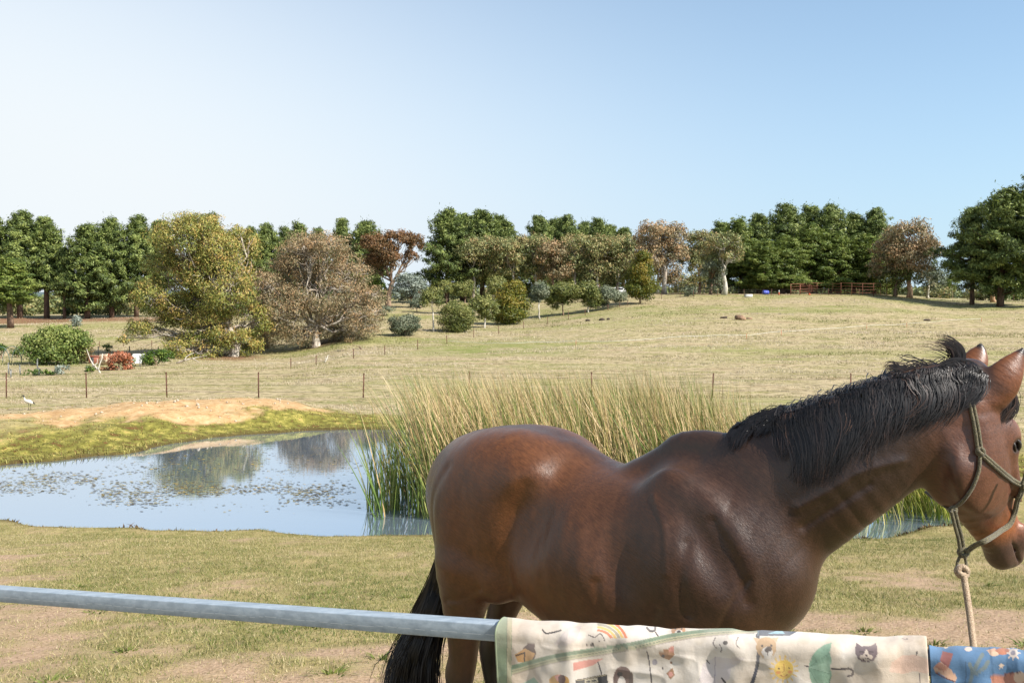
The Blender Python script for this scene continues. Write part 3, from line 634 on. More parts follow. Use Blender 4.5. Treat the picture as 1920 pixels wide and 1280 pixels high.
b = hit(592, 650); E2 = [(590, 480, 55, 40), (545, 510, 42, 42), (640, 515, 45, 42), (600, 545, 60, 45), (660, 570, 45, 42), (540, 580, 48, 45), (520, 620, 42, 28), (620, 605, 52, 34), (680, 615, 36, 24), (560, 470, 36, 26), (625, 465, 34, 24), (570, 628, 44, 20), (650, 635, 40, 16), (690, 590, 34, 26), (700, 555, 20, 22), (520, 545, 34, 34)]
tree('gum_tree', 'huge round brown gum with twisted pale limbs right of the golden one', 'gum tree', b, [lob(px, py, rx, ry, b, dy=((i * 37) % 5 - 2) * 1.0, ryd=50) for i, (px, py, rx, ry) in enumerate(E2)], F_GUMB, BK_GUM, 102,
     dens=.50, L=.24, W=.07, trunk_r=.40, clus=1.35, group='great gum trees', trunk_pts=[(0, 0, 1.1), (.2, 0, 2.2)], bare=16)
b = hit(500, 652); b3 = [(490, 540, 34, 40), (470, 590, 34, 32), (515, 600, 30, 34), (480, 635, 40, 22), (455, 560, 26, 34), (510, 560, 28, 34)]
tree('gum_tree', 'thin drooping brown gum filling the gap between the two huge gums', 'gum tree', b, [lob(px, py, rx, ry, b, dy=1.5 - i) for i, (px, py, rx, ry) in enumerate(b3)], F_GUMB, BK_GUM, 103, dens=.7, L=.30, W=.10, trunk_r=.22, clus=1.2, group='great gum trees', bare=7)
b = hit(728, 573, 60, 200)
tree('gum_tree', 'rusty leaved gum with a bare forked trunk leaning to the right', 'gum tree', b, [lob(px, py, rx, ry, b, dy=(i % 3 - 1) * 1.2) for i, (px, py, rx, ry) in enumerate([(705, 460, 32, 22), (745, 450, 34, 18), (775, 455, 22, 20), (735, 490, 22, 26), (700, 495, 20, 22), (770, 480, 16, 14), (722, 470, 26, 20)])],
     F_GUMR, BK_BROWN, 104, dens=1.0, L=.40, W=.16, trunk_r=.42, clus=1.3, fork=.3, trunk_pts=[(.1, 0, 1.6), (.7, 0, 3.8)], bare=2)
b = onground(708, 150)
tree('conifer_tree', 'small bright green conifer behind the foot of the leaning rusty gum', 'conifer', b, [lob(706, 545, 22, 22, b), (lob(702, 505, 18, 22, b)), lob(698, 480, 12, 20, b)], F_HEDGE, BK_PINE, 105, dens=1.1, L=.45, W=.2, droop=.1, trunk_r=.15)
b = onground(770, 142)
tree('silver_tree', 'round silvery leaved tree right of the leaning trunk', 'silver tree', b, [lob(768, 535, 30, 24, b), lob(752, 550, 22, 18, b), lob(786, 545, 22, 20, b)], F_SILV, BK_BROWN, 106, dens=1.2, L=.40, W=.17, droop=.1, trunk_r=.15)
# row of olive gums behind the small planted trees
go = 'olive and tan gums across the middle'
G = [  # px, base depth, lobes(px,py,rx,ry), fol, bark, label, trunk radius
 (888, 156, [(885, 480, 26, 30), (905, 465, 24, 20), (880, 520, 20, 20)], F_GUMO, BK_GUM, 'slender olive gum at the left end of the middle row'),
 (925, 157, [(925, 470, 30, 22), (930, 500, 26, 22), (912, 500, 18, 20)], F_GUMO, BK_GUM, 'olive gum second from the left in the middle row'),
 (962, 156, [(950, 475, 26, 26), (972, 462, 24, 18), (968, 500, 26, 20)], F_GUMO, BK_GUM, 'olive gum behind the tall golden bush in the middle row'),
 (1005, 158, [(1000, 470, 32, 24), (1018, 495, 28, 24), (988, 500, 22, 22)], F_GUMO, BK_WHITE, 'spreading olive gum left of the centre tan gum'),
 (1038, 156, [(1035, 480, 26, 24), (1050, 505, 22, 22), (1025, 512, 18, 16)], F_GUMB, BK_BROWN, 'small brown gum with bare twigs mid row'),
 (1078, 157, [(1078, 460, 28, 18), (1070, 490, 28, 24), (1092, 495, 24, 26)], F_GUMO, BK_GUM, 'rounded gum with straight pale trunk mid row'),
 (1118, 158, [(1125, 470, 32, 22), (1108, 500, 26, 26), (1140, 498, 26, 26)], F_GUMO, BK_WHITE, 'gum with zigzag white limbs left of the pointed bright tree'),
 (1158, 160, [(1160, 465, 34, 20), (1172, 490, 30, 24), (1150, 515, 24, 20)], F_GUMO, BK_GUM, 'domed olive gum behind the pointed bright tree'),
 (1245, 150, [(1225, 445, 32, 24), (1262, 442, 26, 22), (1245, 470, 34, 26), (1215, 480, 24, 24), (1270, 475, 18, 20)], F_GUMB, BK_GUM, 'tall tan gum with thick pale trunk right of the pointed bright tree'),
 (1232, 156, [(1222, 500, 22, 30), (1250, 505, 22, 26)], F_GUMB, BK_WHITE, 'bare twiggy young gum under the tall tan gum'),
 (1310, 158, [(1310, 455, 28, 20), (1295, 485, 26, 26), (1328, 480, 24, 26), (1310, 510, 22, 18)], F_GUMO, BK_BROWN, 'dark olive gum left of the white trunked gum'),
 (1357, 146, [(1352, 458, 30, 18), (1372, 470, 22, 18), (1338, 478, 20, 16), (1362, 488, 20, 12)], F_GUMO, BK_WHITE, 'gum with a bright white forked trunk beside the paddock fence'),
 (1332, 148, [(1332, 515, 20, 24), (1345, 532, 14, 14)], F_GREY, BK_BROWN, 'small grey green gum left of the white trunk'),
 (1704, 148, [(1700, 442, 36, 24), (1670, 475, 26, 26), (1735, 470, 28, 24), (1700, 485, 36, 26), (1752, 462, 14, 14), (1660, 500, 24, 18)], F_GUMB, BK_ORANGE, 'spreading tan gum with many forked limbs on the ridge'),
 (1676, 149, [(1676, 518, 26, 16), (1690, 530, 18, 14)], F_ROUND, BK_BROWN, 'low leafy tree with orange tips at the foot of the ridge gum'),
 (1738, 158, [(1735, 520, 24, 20), (1752, 530, 18, 14)], F_GREY, BK_WHITE, 'pale twiggy tree right of the ridge gum trunk'),
 (1862, 148, [(1850, 520, 24, 16), (1838, 505, 18, 14)], F_GUMO, BK_ORANGE, 'orange trunked gum below the big right pines'),
]
for i, (px, Y, lb_, fo_, bk_, label) in enumerate(G):
    b = onground(px, Y)
    tree('gum_tree', label, 'gum tree', b, [lob(a, c, r * 1.22, s * 1.18, b, dy=(j % 3 - 1) * 1.3) for j, (a, c, r, s) in enumerate(lb_)], fo_, bk_, 200 + i, dens=.95, L=.42, W=.17, trunk_r=.34 if px in (1245, 1704, 1357, 1862) else .22, clus=1.0, group=go, bare=3, fork=.4 if px != 1357 else .45)
# small planted trees and shrubs
S = [ # px, base py, lobes, foliage, label, name, cat, bark, trunk
 (812, 622, [(808, 562, 20, 20), (815, 548, 14, 10)], F_ROUND, 'young tree with thin bare stem and round olive crown', 'small_tree', BK_WHITE),
 (838, 590, [(838, 540, 14, 16)], F_ROUND, 'small pale oval tree behind the thin stemmed one', 'small_tree', BK_BROWN),
 (870, 590, [(870, 545, 18, 16), (882, 535, 10, 10)], F_ROUND, 'small tree between the oval tree and the dark pines', 'small_tree', BK_BROWN),
 (856, 622, [(855, 595, 31, 28), (845, 580, 18, 14), (870, 585, 16, 14)], F_ROUND, 'dense round dark bush reaching the ground, left of the white stemmed small tree', 'bush', BK_BROWN),
 (908, 615, [(905, 575, 26, 18), (915, 588, 20, 14)], F_ROUND, 'umbrella shaped small tree with white stems', 'small_tree', BK_WHITE),
 (960, 608, [(958, 575, 29, 32), (965, 548, 20, 22), (948, 590, 24, 18)], F_BRIGHT, 'tall golden green bush reaching the ground', 'bush', BK_BROWN),
 (932, 598, [(930, 540, 18, 20), (938, 530, 12, 12)], F_ROUND, 'olive small tree left of and behind the golden bush', 'small_tree', BK_BROWN),
 (1012, 598, [(1012, 548, 16, 18), (1006, 560, 14, 12)], F_GREY, 'thin pale tree with two white stems', 'small_tree', BK_WHITE),
 (1056, 592, [(1058, 552, 32, 22), (1045, 562, 22, 16)], F_ROUND, 'wide round olive tree with many stems', 'small_tree', BK_BROWN),
 (1103, 586, [(1100, 548, 22, 18), (1108, 562, 22, 14)], F_ROUND, 'flat topped olive tree right of the wide round one', 'small_tree', BK_WHITE),
 (1140, 580, [(1140, 556, 26, 18), (1128, 562, 16, 14)], F_GREY, 'greyish bush left of the pointed bright tree', 'bush', BK_BROWN),
 (1162, 576, [(1160, 558, 14, 14)], F_GREY, 'small grey bush touching the pointed bright tree', 'bush', BK_BROWN),
 (1201, 570, [(1201, 538, 28, 22), (1203, 508, 22, 24), (1205, 484, 12, 18), (1190, 525, 18, 18)], F_BRIGHT, 'bright green pointed tree standing alone by the fence', 'small_tree', BK_BROWN),
 (760, 630, [(758, 612, 30, 15), (768, 600, 16, 12), (745, 604, 16, 12)], F_GREY, 'low spreading grey green bush on the slope right of the brown gum', 'bush', BK_BROWN),
 (782, 585, [(782, 572, 16, 10)], F_GREY, 'low grey shrub in front of the silver tree', 'bush', BK_BROWN),
 (720, 592, [(722, 583, 18, 8)], F_GREY, 'low bush at the foot of the leaning rusty gum', 'bush', BK_BROWN),
 (1290, 556, [(1292, 546, 11, 9)], F_GREY, 'small blue green shrub in front of the shady rails', 'bush', BK_BROWN),
 (108, 684, [(100, 650, 50, 32), (75, 655, 30, 26), (130, 640, 34, 24), (105, 630, 34, 18)], F_SHRUB, 'very large feathery green shrub in the garden at left', 'bush', BK_BROWN),
 (143, 682, [(143, 652, 20, 22), (148, 664, 18, 16)], F_DUSK, 'dusky brown shrub leaning on the large feathery shrub', 'bush', BK_BROWN),
 (144, 612, [(144, 601, 9, 10)], F_SILV, 'small silver bush on the slope above the large shrub', 'bush', BK_BROWN),
 (116, 702, [(116, 691, 14, 11)], F_SILV, 'round grey saltbush in front of the large shrub', 'bush', BK_BROWN),
 (203, 660, [(203, 652, 10, 7)], F_HEDGE, 'small round clipped bush on the slope behind the garden', 'bush', BK_BROWN),
 (222, 694, [(222, 674, 20, 16), (232, 684, 14, 10), (205, 688, 16, 7)], F_ORANGE, 'orange red shrub in the garden', 'bush', BK_BROWN),
 (244, 691, [(244, 679, 7, 10)], F_HEDGE, 'small green bush touching the orange red shrub', 'bush', BK_BROWN),
 (292, 685, [(290, 670, 22, 14), (305, 666, 14, 12), (276, 676, 12, 8)], F_HEDGE, 'dark glossy green bush under the golden gum', 'bush', BK_BROWN),
 (165, 697, [(165, 692, 11, 5)], F_HEDGE, 'low green clump beside the bare white branch', 'bush', BK_BROWN),
 (60, 704, [(62, 699, 20, 5)], F_HEDGE, 'low row of green plants inside the garden fence', 'bush', BK_BROWN),
 (90, 704, [(92, 699, 10, 4)], F_HEDGE, 'small green plant left of the saltbush', 'bush', BK_BROWN),
 (2, 672, [(2, 656, 9, 12)], F_HEDGE, 'small green bush in the garden cut by the left edge', 'bush', BK_BROWN),
 (32, 670, [(32, 657, 10, 12)], F_HEDGE, 'pale green bush growing inside the wire arches', 'bush', BK_BROWN),
 (1755, 552, [(1752, 543, 20, 8), (1775, 541, 18, 9)], F_ROUND, 'dull green bush on the ridge between the tan gum and the right pines', 'bush', BK_BROWN),
 (1785, 556, [(1785, 530, 12, 14)], F_PINE2, 'small dark tree in the gap before the right pines', 'small_tree', BK_BROWN),
 (680, 655, [(652, 640, 10, 5)], F_DUSK, 'low scrub at the right foot of the brown gum', 'bush', BK_BROWN),
]
for i, (px, bpy_, lb_, fo_, label, nm, bk_) in enumerate(S):
    b = hit(px, bpy_); sz = b[1] / FPX
    tree(nm, label, 'bush' if nm == 'bush' else 'small tree', b, [lob(a, c, r, s, b, dy=(j % 2) * .5) for j, (a, c, r, s) in enumerate(lb_)], fo_, bk_, 400 + i,
         dens=1.45, L=.26 if b[1] > 100 else .20, W=.12 if b[1] > 100 else .085, droop=.15, trunk_r=.07 if nm == 'bush' else .09, clus=1.9, fork=.25 if nm == 'bush' else .45, cluster_r=.40, group='small planted trees and bushes' if px > 650 else 'garden bushes')
# young pines and scrub closing the view under the big crowns
for i, (px, Y, w, h, lb) in enumerate([(30, 163, 60, 26, 'dark scrub under the leftmost pines'), (150, 160, 50, 28, 'scrub under the left flank of the second pine clump'), (215, 165, 60, 30, 'scrub beneath the middle of the second pine clump'), (800, 175, 50, 40, 'dark scrub behind the silver tree'),
       (870, 178, 40, 34, 'dark scrub behind the thin stemmed young tree'), (985, 180, 60, 40, 'scrub behind the golden bush'), (1060, 182, 60, 42, 'scrub behind the wide round olive tree'), (1130, 182, 50, 44, 'scrub beside the parked white car'), (1300, 178, 60, 44, 'dark scrub behind the shady rails'),
       (1650, 172, 60, 50, 'dark scrub at the back of the yard'), (1760, 176, 40, 26, 'distant scrub in the gap on the ridge'), (1900, 170, 70, 40, 'scrub behind the trunks of the right pines'), (1835, 172, 40, 30, 'scrub left of the thick pine trunk'), (1560, 174, 90, 60, 'dark undergrowth behind the middle of the yard'), (1440, 172, 80, 60, 'dark undergrowth left of the yard')]):
    b = onground(px, Y); k = Y / FPX
    tree('bush', lb, 'bush', b, [((-.3 * w * k, 0, h * k * .45), (w * k * .4, 1.6, h * k * .5)), ((.25 * w * k, .4, h * k * .4), (w * k * .4, 1.6, h * k * .45))], F_PINE if i % 2 else F_GUMO, BK_BROWN, 600 + i, dens=.9, L=.5, W=.22, droop=.1, trunk_r=.1, clus=1.0, fork=.2, group='scrub under the trees', cluster_r=.4)
rs = np.random.RandomState(77); VV = []; FF = []; TT = []; off = 0
for i in range(420):
    Y = 235 + 60 * rs.rand(); px = -700 + 3300 * rs.rand(); b = onground(px, Y)
    top = np.interp(px, [-700, 0, 420, 640, 800, 1300, 1760, 1800, 2600], [560, 556, 554, 548, 538, 540, 540, 552, 540]) + 6 * rs.randn(); hh = max(2.0, P(px, top, Y)[2] - b[2]); r = np.array([3.6, 3.6, hh * .52]); m = 420
    q = nrm(rs.randn(m, 3)) * (rs.rand(m, 1) ** .35) * r * (.8 + .3 * rs.rand(m, 1)); V, F = cards(b + [0, 0, hh * .5] + q, nrm(q / r), rs, 1.0, .6, (0, 0, 0))
    VV.append(V); FF.append(F + off); off += len(V); TT.append(np.repeat(np.clip(.35 + .15 * rs.randn() + .15 * rs.randn(m), 0, 1), 4))
tag(mesh('far_wood', np.vstack(VV), np.vstack(FF), [F_GUMO], attrs=dict(tint=np.concatenate(TT))), kind='stuff')
print('trees done')
# ================================================================ FENCES, YARD, SMALL THINGS
RUST = NT('rusty_steel'); RUST.color(RUST.ramp(RUST.noise(30, 4, .6, RUST.coord()), [(.35, lin(74, 48, 38)), (.65, lin(128, 80, 58))])).set(Roughness=.8); RUST = RUST.m
WIRE = NT('fence_wire').color(lin(120, 112, 100)).set(Roughness=.6, Metallic=.4).m
GALV_D = NT('dull_galvanised').color(lin(150, 152, 150)).set(Roughness=.5, Metallic=.5).m
DARKP = NT('dark_painted_post').color(lin(44, 46, 44)).set(Roughness=.7).m
WHITEP = NT('white_painted').color(lin(222, 222, 216)).set(Roughness=.6).m
def picket(top_h, r=.022, lean=(0, 0), wide=1.0):
    """star picket: three thin flanges, with a bent cap"""
    m = MB()
    for a in (math.pi / 2, math.pi / 2 + 2.094, math.pi / 2 + 4.189):
        d = np.array([math.cos(a), math.sin(a), 0]); n_ = np.array([-d[1], d[0], 0]) * .005
        lo = np.array([0, 0, -.25]); hi = np.array([lean[0], lean[1], top_h])
        V = np.array([lo - n_, lo + n_, lo + d * r * 1.3 + n_, lo + d * r * 1.3 - n_, hi - n_, hi + n_, hi + d * r * 1.3 + n_, hi + d * r * 1.3 - n_])
        m.add((V, [np.array([(0, 1, 5, 4), (1, 2, 6, 5), (2, 3, 7, 6), (3, 0, 4, 7), (4, 5, 6, 7), (0, 3, 2, 1)])]))
    m.add(tube([(lean[0], lean[1], top_h - .03), (lean[0], lean[1], top_h + .015)], r * 1.15, 8))
    return m
def wire_run(pts, sag=.01, r=.0035, k=3):
    out = []
    for a, b in zip(pts[:-1], pts[1:]):
        for t in np.linspace(0, 1, k, endpoint=False): q = a + (b - a) * t; q = q - [0, 0, sag * 4 * t * (1 - t)]; out.append(q)
    out.append(pts[-1]); return tube(np.array(out), r, 4)
# the wire fence across the paddock
f = empty('wire_fence', tuple(onground(500, 42))); tag(f, 'wire fence with rusty steel pickets crossing the paddock behind the pond', 'fence')
FL = np.array(f.location); ptops = []
for px, tpy, bpy_, ln in [(-150, 698, 750, .0), (10, 699, 749, .02), (161, 699, 749, -.02), (312, 698, 747, -.03), (484, 698, 746, .0), (680, 700, 752, .05), (879, 696, 748, .03), (1110, 698, 750, -.02), (1336, 700, 752, .05), (1596, 700, 752, .0), (1860, 700, 752, .02), (2150, 700, 752, 0)]:
    b = onground(px, 42); h = P(px, tpy, 42)[2] - b[2]; m = picket(h, .026, (ln, 0)); m.V = [v + (b - FL) for v in m.V]; m.build('post', RUST, f); ptops.append((b - FL, h, ln))
for q in (.30, .55, .78, .95):
    mesh('wire', *wire_run([b + [ln * q, -.03, h * q] for b, h, ln in ptops], .02, .0045 if q != .3 else .006), [WIRE], parent=f)
# line of pickets running up the slope
def fence_line(name, label, pts, hpx, mat=RUST, r=.028, nw=3, wr=.006, wires=True):
    bs = []
    for (px, py), hp in zip(pts, hpx if isinstance(hpx, list) else [hpx] * len(pts)):
        b = hit(px, py); bs.append((b, hp * b[1] / FPX))
    f = empty(name, tuple(bs[0][0])); tag(f, label, 'fence'); o = bs[0][0]
    for i, (b, h) in enumerate(bs):
        m = picket(h, r, (.03 * math.sin(i * 2.3), 0)); m.V = [v + (b - o) for v in m.V]; m.build('post', mat, f)
    if wires:
        for q in np.linspace(.35, .93, nw): mesh('wire', *wire_run([b - o + [0, -.03, h * q] for b, h in bs], .02, wr), [WIRE], parent=f)
    return f
fence_line('wire_fence', 'line of thin rusty pickets climbing the slope from the green strip to the ridge', [(545, 690), (592, 684), (663, 672), (721, 665), (783, 655), (838, 645), (888, 634), (935, 626), (982, 617), (1026, 608), (1066, 600), (1097, 592), (1140, 583), (1177, 574), (1214, 566), (1240, 561), (1275, 559)], [18, 17, 18, 17, 18, 16, 15, 15, 14, 14, 17, 13, 12, 12, 11, 11, 11])
fence_line('wire_fence', 'faint picket and wire fence along the ridge in front of the yard', [(1300, 557), (1345, 556), (1395, 556), (1446, 555), (1498, 555), (1553, 554), (1610, 555), (1680, 556), (1760, 559), (1830, 562), (1900, 565)], 13)
fence_line('wire_fence', 'distant pickets on the left slope above the garden', [(162, 648), (186, 652), (231, 650), (284, 650), (338, 646)], [13, 12, 13, 12, 11], wires=False)
# garden fence
fence_line('wire_fence', 'low garden fence with dark posts behind the orange shrub', [(184, 668), (242, 668), (297, 664)], [18, 19, 14], mat=DARKP, r=.04, nw=2)
fence_line('wire_fence', 'netting fence with mixed posts beside the grey saltbush', [(15, 702), (19, 708), (37, 703), (69, 697), (72, 704), (174, 693), (234, 672), (262, 688)], [22, 15, 18, 24, 14, 17, 11, 21], mat=GALV_D, r=.035, nw=5, wr=.005)
# white electric tape with its little pegs
tp = [(840, 640), (872, 642), (905, 644), (955, 644), (1010, 642), (1080, 641), (1160, 640), (1240, 634), (1325, 629), (1400, 628), (1465, 622), (1530, 617), (1625, 610), (1700, 606), (1760, 601), (1840, 596)]
tb = []
for px, py in tp: b = hit(px, py + 8); tb.append(b)
tf = empty('electric_tape_fence', tuple(tb[0])); tag(tf, 'white electric tape strung low across the green slope on small orange pegs', 'fence'); o = tb[0]
top = [b - o + [0, 0, .42] for b in tb]
cur = catmull(np.array(top), 90); cur[:, 2] += .03 * np.sin(np.arange(90) * .9)
V = np.vstack([cur - [0, 0, .011], cur + [0, 0, .011], cur + [0, .006, .011], cur + [0, .006, -.011]]); k = np.arange(89)
mesh('tape', V, np.vstack([np.stack([k, k + 1, k + 91, k + 90], -1), np.stack([k + 180, k + 270, k + 271, k + 181], -1), np.stack([k + 90, k + 91, k + 181, k + 180], -1), np.stack([k, k + 270, k + 271, k + 1], -1)]), [WHITEP], parent=tf)
ORP = NT('orange_plastic').color(lin(214, 96, 50)).set(Roughness=.5).m
for i, q in enumerate(top):
    if i in (5, 9, 10, 12, 13, 15): m = MB(); m.add(tube([q - [0, 0, .5], q + [0, 0, .12]], .016, 6)).add(tube([q + [0, -.01, .02], q + [0, -.07, .05], q + [0, -.03, .09]], .01, 5)); m.build('peg', ORP, tf)
# rusty yard panels
def yard_panel(px0, px1, Y0, Y1, top, n_post, rails=4):
    a = onground(px0, Y0); b = onground(px1, Y1); h = P(px0, top, Y0)[2] - a[2]
    t = empty('yard_panel', tuple(a)); 
    for i in range(n_post):
        q = (b - a) * i / (n_post - 1); g_ = onground(0, 1) * 0 + [0, 0, gz(*(a + q)[:2]) - a[2]]
        m = MB(); lo = np.array([q[0], q[1], g_[2] - .1]); hi = np.array([q[0], q[1], g_[2] + h]); m.add(tube([lo, hi], .055 if i in (0, n_post - 1) else .035, 7)); m.build('post', RUST2, t)
    for r in range(rails):
        zz = h * (1 - r * .24) - .04; m = MB(); m.add(tube([np.array([0, 0, zz]), (b - a) * .5 + [0, 0, zz - .02], (b - a) + [0, 0, zz]], .04 if r == 0 else .028, 6)); m.build('rail', RUST2, t)
    return t
RUST2 = NT('rusty_red_pipe'); RUST2.color(RUST2.ramp(RUST2.noise(4, 4, .6, RUST2.coord()), [(.35, lin(112, 66, 46)), (.65, lin(160, 98, 68))])).set(Roughness=.75); RUST2 = RUST2.m
for a, lb in zip([(1482, 1516, 147, 152, 532, 3), (1516, 1546, 152, 154, 530, 3), (1546, 1576, 154, 146, 530, 3), (1576, 1637, 146, 145, 530, 4), (1637, 1662, 145, 151, 531, 3), (1500, 1558, 150, 160, 534, 4), (1600, 1650, 158, 159, 533, 4)],
                 ['rusty pipe rail panel at the left end of the yard', 'rusty rail panel second from the left end of the yard', 'rusty rail panel just left of the thick yard gatepost', 'widest rusty rail panel on the right half of the yard', 'rusty rail panel at the right end under the tan gum',
                  'rusty rail panel at the back left of the yard', 'rusty rail panel at the back right of the yard']):
    tag(yard_panel(*a), lb, 'yard panel', 'rusty yard rail panels')
b = onground(1255, 158); t = empty('rail_fence', tuple(b)); tag(t, 'grey rail fence in the shade between the tan gum and the white trunked gum', 'fence')
for i in range(9): m = MB(); m.add(tube([(i * 1.5, 0, -.2), (i * 1.5, 0, 1.5)], .06, 6)); m.build('post', GALV_D, t)
for z in (.5, .95, 1.4): m = MB(); m.add(tube([(0, -.05, z), (12, -.05, z)], .035, 5)); m.build('rail', GALV_D, t)
# drums, troughs, peg on the ridge
def drum(name, label, cat, px, py, L, r, mat, yaw=0., lying=True, z=0.):
    b = hit(px, py, 80, 170); t = empty(name, tuple(b), yaw); tag(t, label, cat)
    prof = [(0, .0), (0, .82), (.03, .96), (.06, 1.0), (.30, 1.0), (.32, 1.04), (.34, 1.0), (.64, 1.0), (.66, 1.04), (.68, 1.0), (.94, 1.0), (.97, .96), (1, .82), (1, .0)]
    pts = [(-L / 2 + L * x, 0, r * .95) if lying else (0, 0, L * x) for x, _ in prof]
    V, F = tube(np.array(pts) + np.c_[np.arange(14) * 1e-5, np.zeros(14), np.arange(14) * 1e-5 if not lying else np.zeros(14)], [max(.002, r * q) for _, q in prof], 18)
    mesh('body', V, F, [mat], smooth=False, parent=t); m = MB()
    e = np.array([-L / 2 - .005, 0, r * .95 + r * .55]) if lying else np.array([r * .5, 0, L + .005])
    m.add(tube([e, e + ([-.03, 0, 0] if lying else [0, 0, .03])], .05, 8)); m.build('bung', WHITEP, t); return t
drum('plastic_drum', 'blue plastic drum lying on the ridge left of the yard', 'drum', 1435, 552, 1.0, .34, NT('blue_plastic').color(lin(72, 92, 196)).set(Roughness=.45).m, .3)
t = empty('water_trough', tuple(hit(1403, 557, 80, 170)), .1); tag(t, 'white water trough lying on the grass left of the blue drum', 'trough')
m = MB(); m.add(boxvf((-.55, -.3, .0), (.55, -.24, .42), .02)).add(boxvf((-.55, .24, .0), (.55, .3, .42), .02)).add(boxvf((-.55, -.24, .0), (-.49, .24, .42), .015)).add(boxvf((.49, -.24, .0), (.55, .24, .42), .015)).add(boxvf((-.5, -.24, .02), (.5, .24, .07)))
m.build('tub', WHITEP, t); m = MB(); m.add(boxvf((-.58, -.33, .40), (-.30, .33, .45), .01)); m.build('float_cover', GALV_D, t)
for px, lb in ((1460, 'orange and white marker post standing left of the yard'), (1517, 'small red orange marker on the ground inside the yard rails')):
    b = hit(px, 553, 80, 170); t = empty('marker_post', tuple(b)); tag(t, lb, 'marker post')
    hh = .75 if px == 1460 else .3
    m = MB(); m.add(tube([(0, 0, -.05), (0, 0, hh * .55)], .10 if px == 1460 else .2, 8)); m.build('stake', ORP, t)
    m = MB(); m.add(tube([(0, 0, hh * .55), (0, 0, hh * .97), (0, 0, hh)], [.10, .09, .05], 8)); m.build('reflector', WHITEP if px == 1460 else ORP, t)
# stumps and stones lying on the slope
ROCK = NT('weathered_stone'); ROCK.color(ROCK.ramp(ROCK.noise(2.5, 5, .6, ROCK.coord()), [(.3, lin(92, 72, 58)), (.7, lin(176, 142, 112))])).set(Roughness=.9).bump(ROCK.noise(6, 5), .6, .08); ROCK = ROCK.m
DARKR = NT('dark_dung_stone').color(lin(70, 58, 48)).set(Roughness=.9).m
def rock(name, label, px, py, sx, sy, sz, seed, mat, group=None, tips=0):
    rs = np.random.RandomState(seed); b = hit(px, py); t = None
    V, F = uvs0(.5, 14, 9); V = V * (1 + .45 * vnoise(V + seed * 3.1, 2.2)[:, None] + .15 * vnoise(V + seed, 6.)[:, None]) * [sx, sy, sz]; V[:, 2] += sz * .22
    o = mesh(name, V, F, [mat], loc=tuple(b)); tag(o, label, 'rock', group); return o
def uvs0(r, n, m):
    a = np.linspace(0, 2 * np.pi, n, endpoint=False); t = np.linspace(0, np.pi, m)
    V = np.stack([np.sin(t)[:, None] * np.cos(a), np.sin(t)[:, None] * np.sin(a), np.cos(t)[:, None] + 0 * a], -1).reshape(-1, 3) * r
    i = np.arange(m - 1)[:, None] * n; j = np.arange(n)[None]; j2 = (j + 1) % n
    return V, [np.stack([i + j, i + n + j, i + n + j2, i + j2], -1).reshape(-1, 4)]
rock('rock', 'largest brown rock on the slope below the yard', 1388, 600, 1.3, .8, .8, 3, ROCK, 'rocks on the slope')
rock('rock', 'small flat rock right of the largest rock on the slope', 1404, 598, .7, .4, .25, 4, ROCK, 'rocks on the slope')
rock('rock', 'dark low rock left of the largest rock on the slope', 1357, 597, .9, .5, .35, 5, DARKR, 'rocks on the slope')
rock('rock', 'dark stone beside the picket line, leftmost of three', 1103, 602, .6, .4, .3, 6, DARKR, 'stones near the picket line')
rock('rock', 'dark stone beside the picket line, middle of three', 1128, 601, .7, .4, .35, 7, DARKR, 'stones near the picket line')
rock('rock', 'dark stone beside the picket line, rightmost of three', 1140, 600, .4, .4, .3, 8, DARKR, 'stones near the picket line')
rock('rock', 'low stone near the white tape on the right slope', 1738, 602, .7, .4, .3, 9, DARKR, 'rocks on the slope')
# bare white branch
def deadwood(label, px, py, limbs, r0, mat=BK_WHITE):
    b = hit(px, py); k = b[1] / FPX; t = empty('dead_branch', tuple(b)); tag(t, label, 'dead branch'); rs = np.random.RandomState(int(px)); m = MB()
    for i, l in enumerate(limbs):
        pts = [np.array([(x - px) * k, .1 * j, (py - y) * k]) for j, (x, y) in enumerate(l)]; c = catmull(np.array(pts), 9); m2 = m if i == 0 else MB()
        m2.add(tube(c, np.linspace(r0 * (1 if i == 0 else .6), r0 * .25, 9), 6)); (m2.build('limb', mat, t, smooth=True) if i else None)
    m.build('stem', mat, t, smooth=True); return t
deadwood('bare white forked branch standing by the orange red shrub', 185, 699, [[(187, 700), (181, 692), (170, 682), (162, 667), (157, 655)], [(183, 694), (185, 682), (188, 672), (188, 663)], [(176, 686), (180, 680), (179, 673)]], .07)
deadwood('short white dead stump on the grass under the brown gum', 612, 679, [[(609, 679), (612, 673), (614, 666)], [(611, 675), (609, 668)]], .07)
deadwood('fallen pale branch lying under the golden gum', 340, 682, [[(330, 682), (345, 676), (362, 672), (385, 668)], [(345, 676), (350, 668), (362, 662)], [(360, 672), (372, 680)]], .10, BK_GUM)
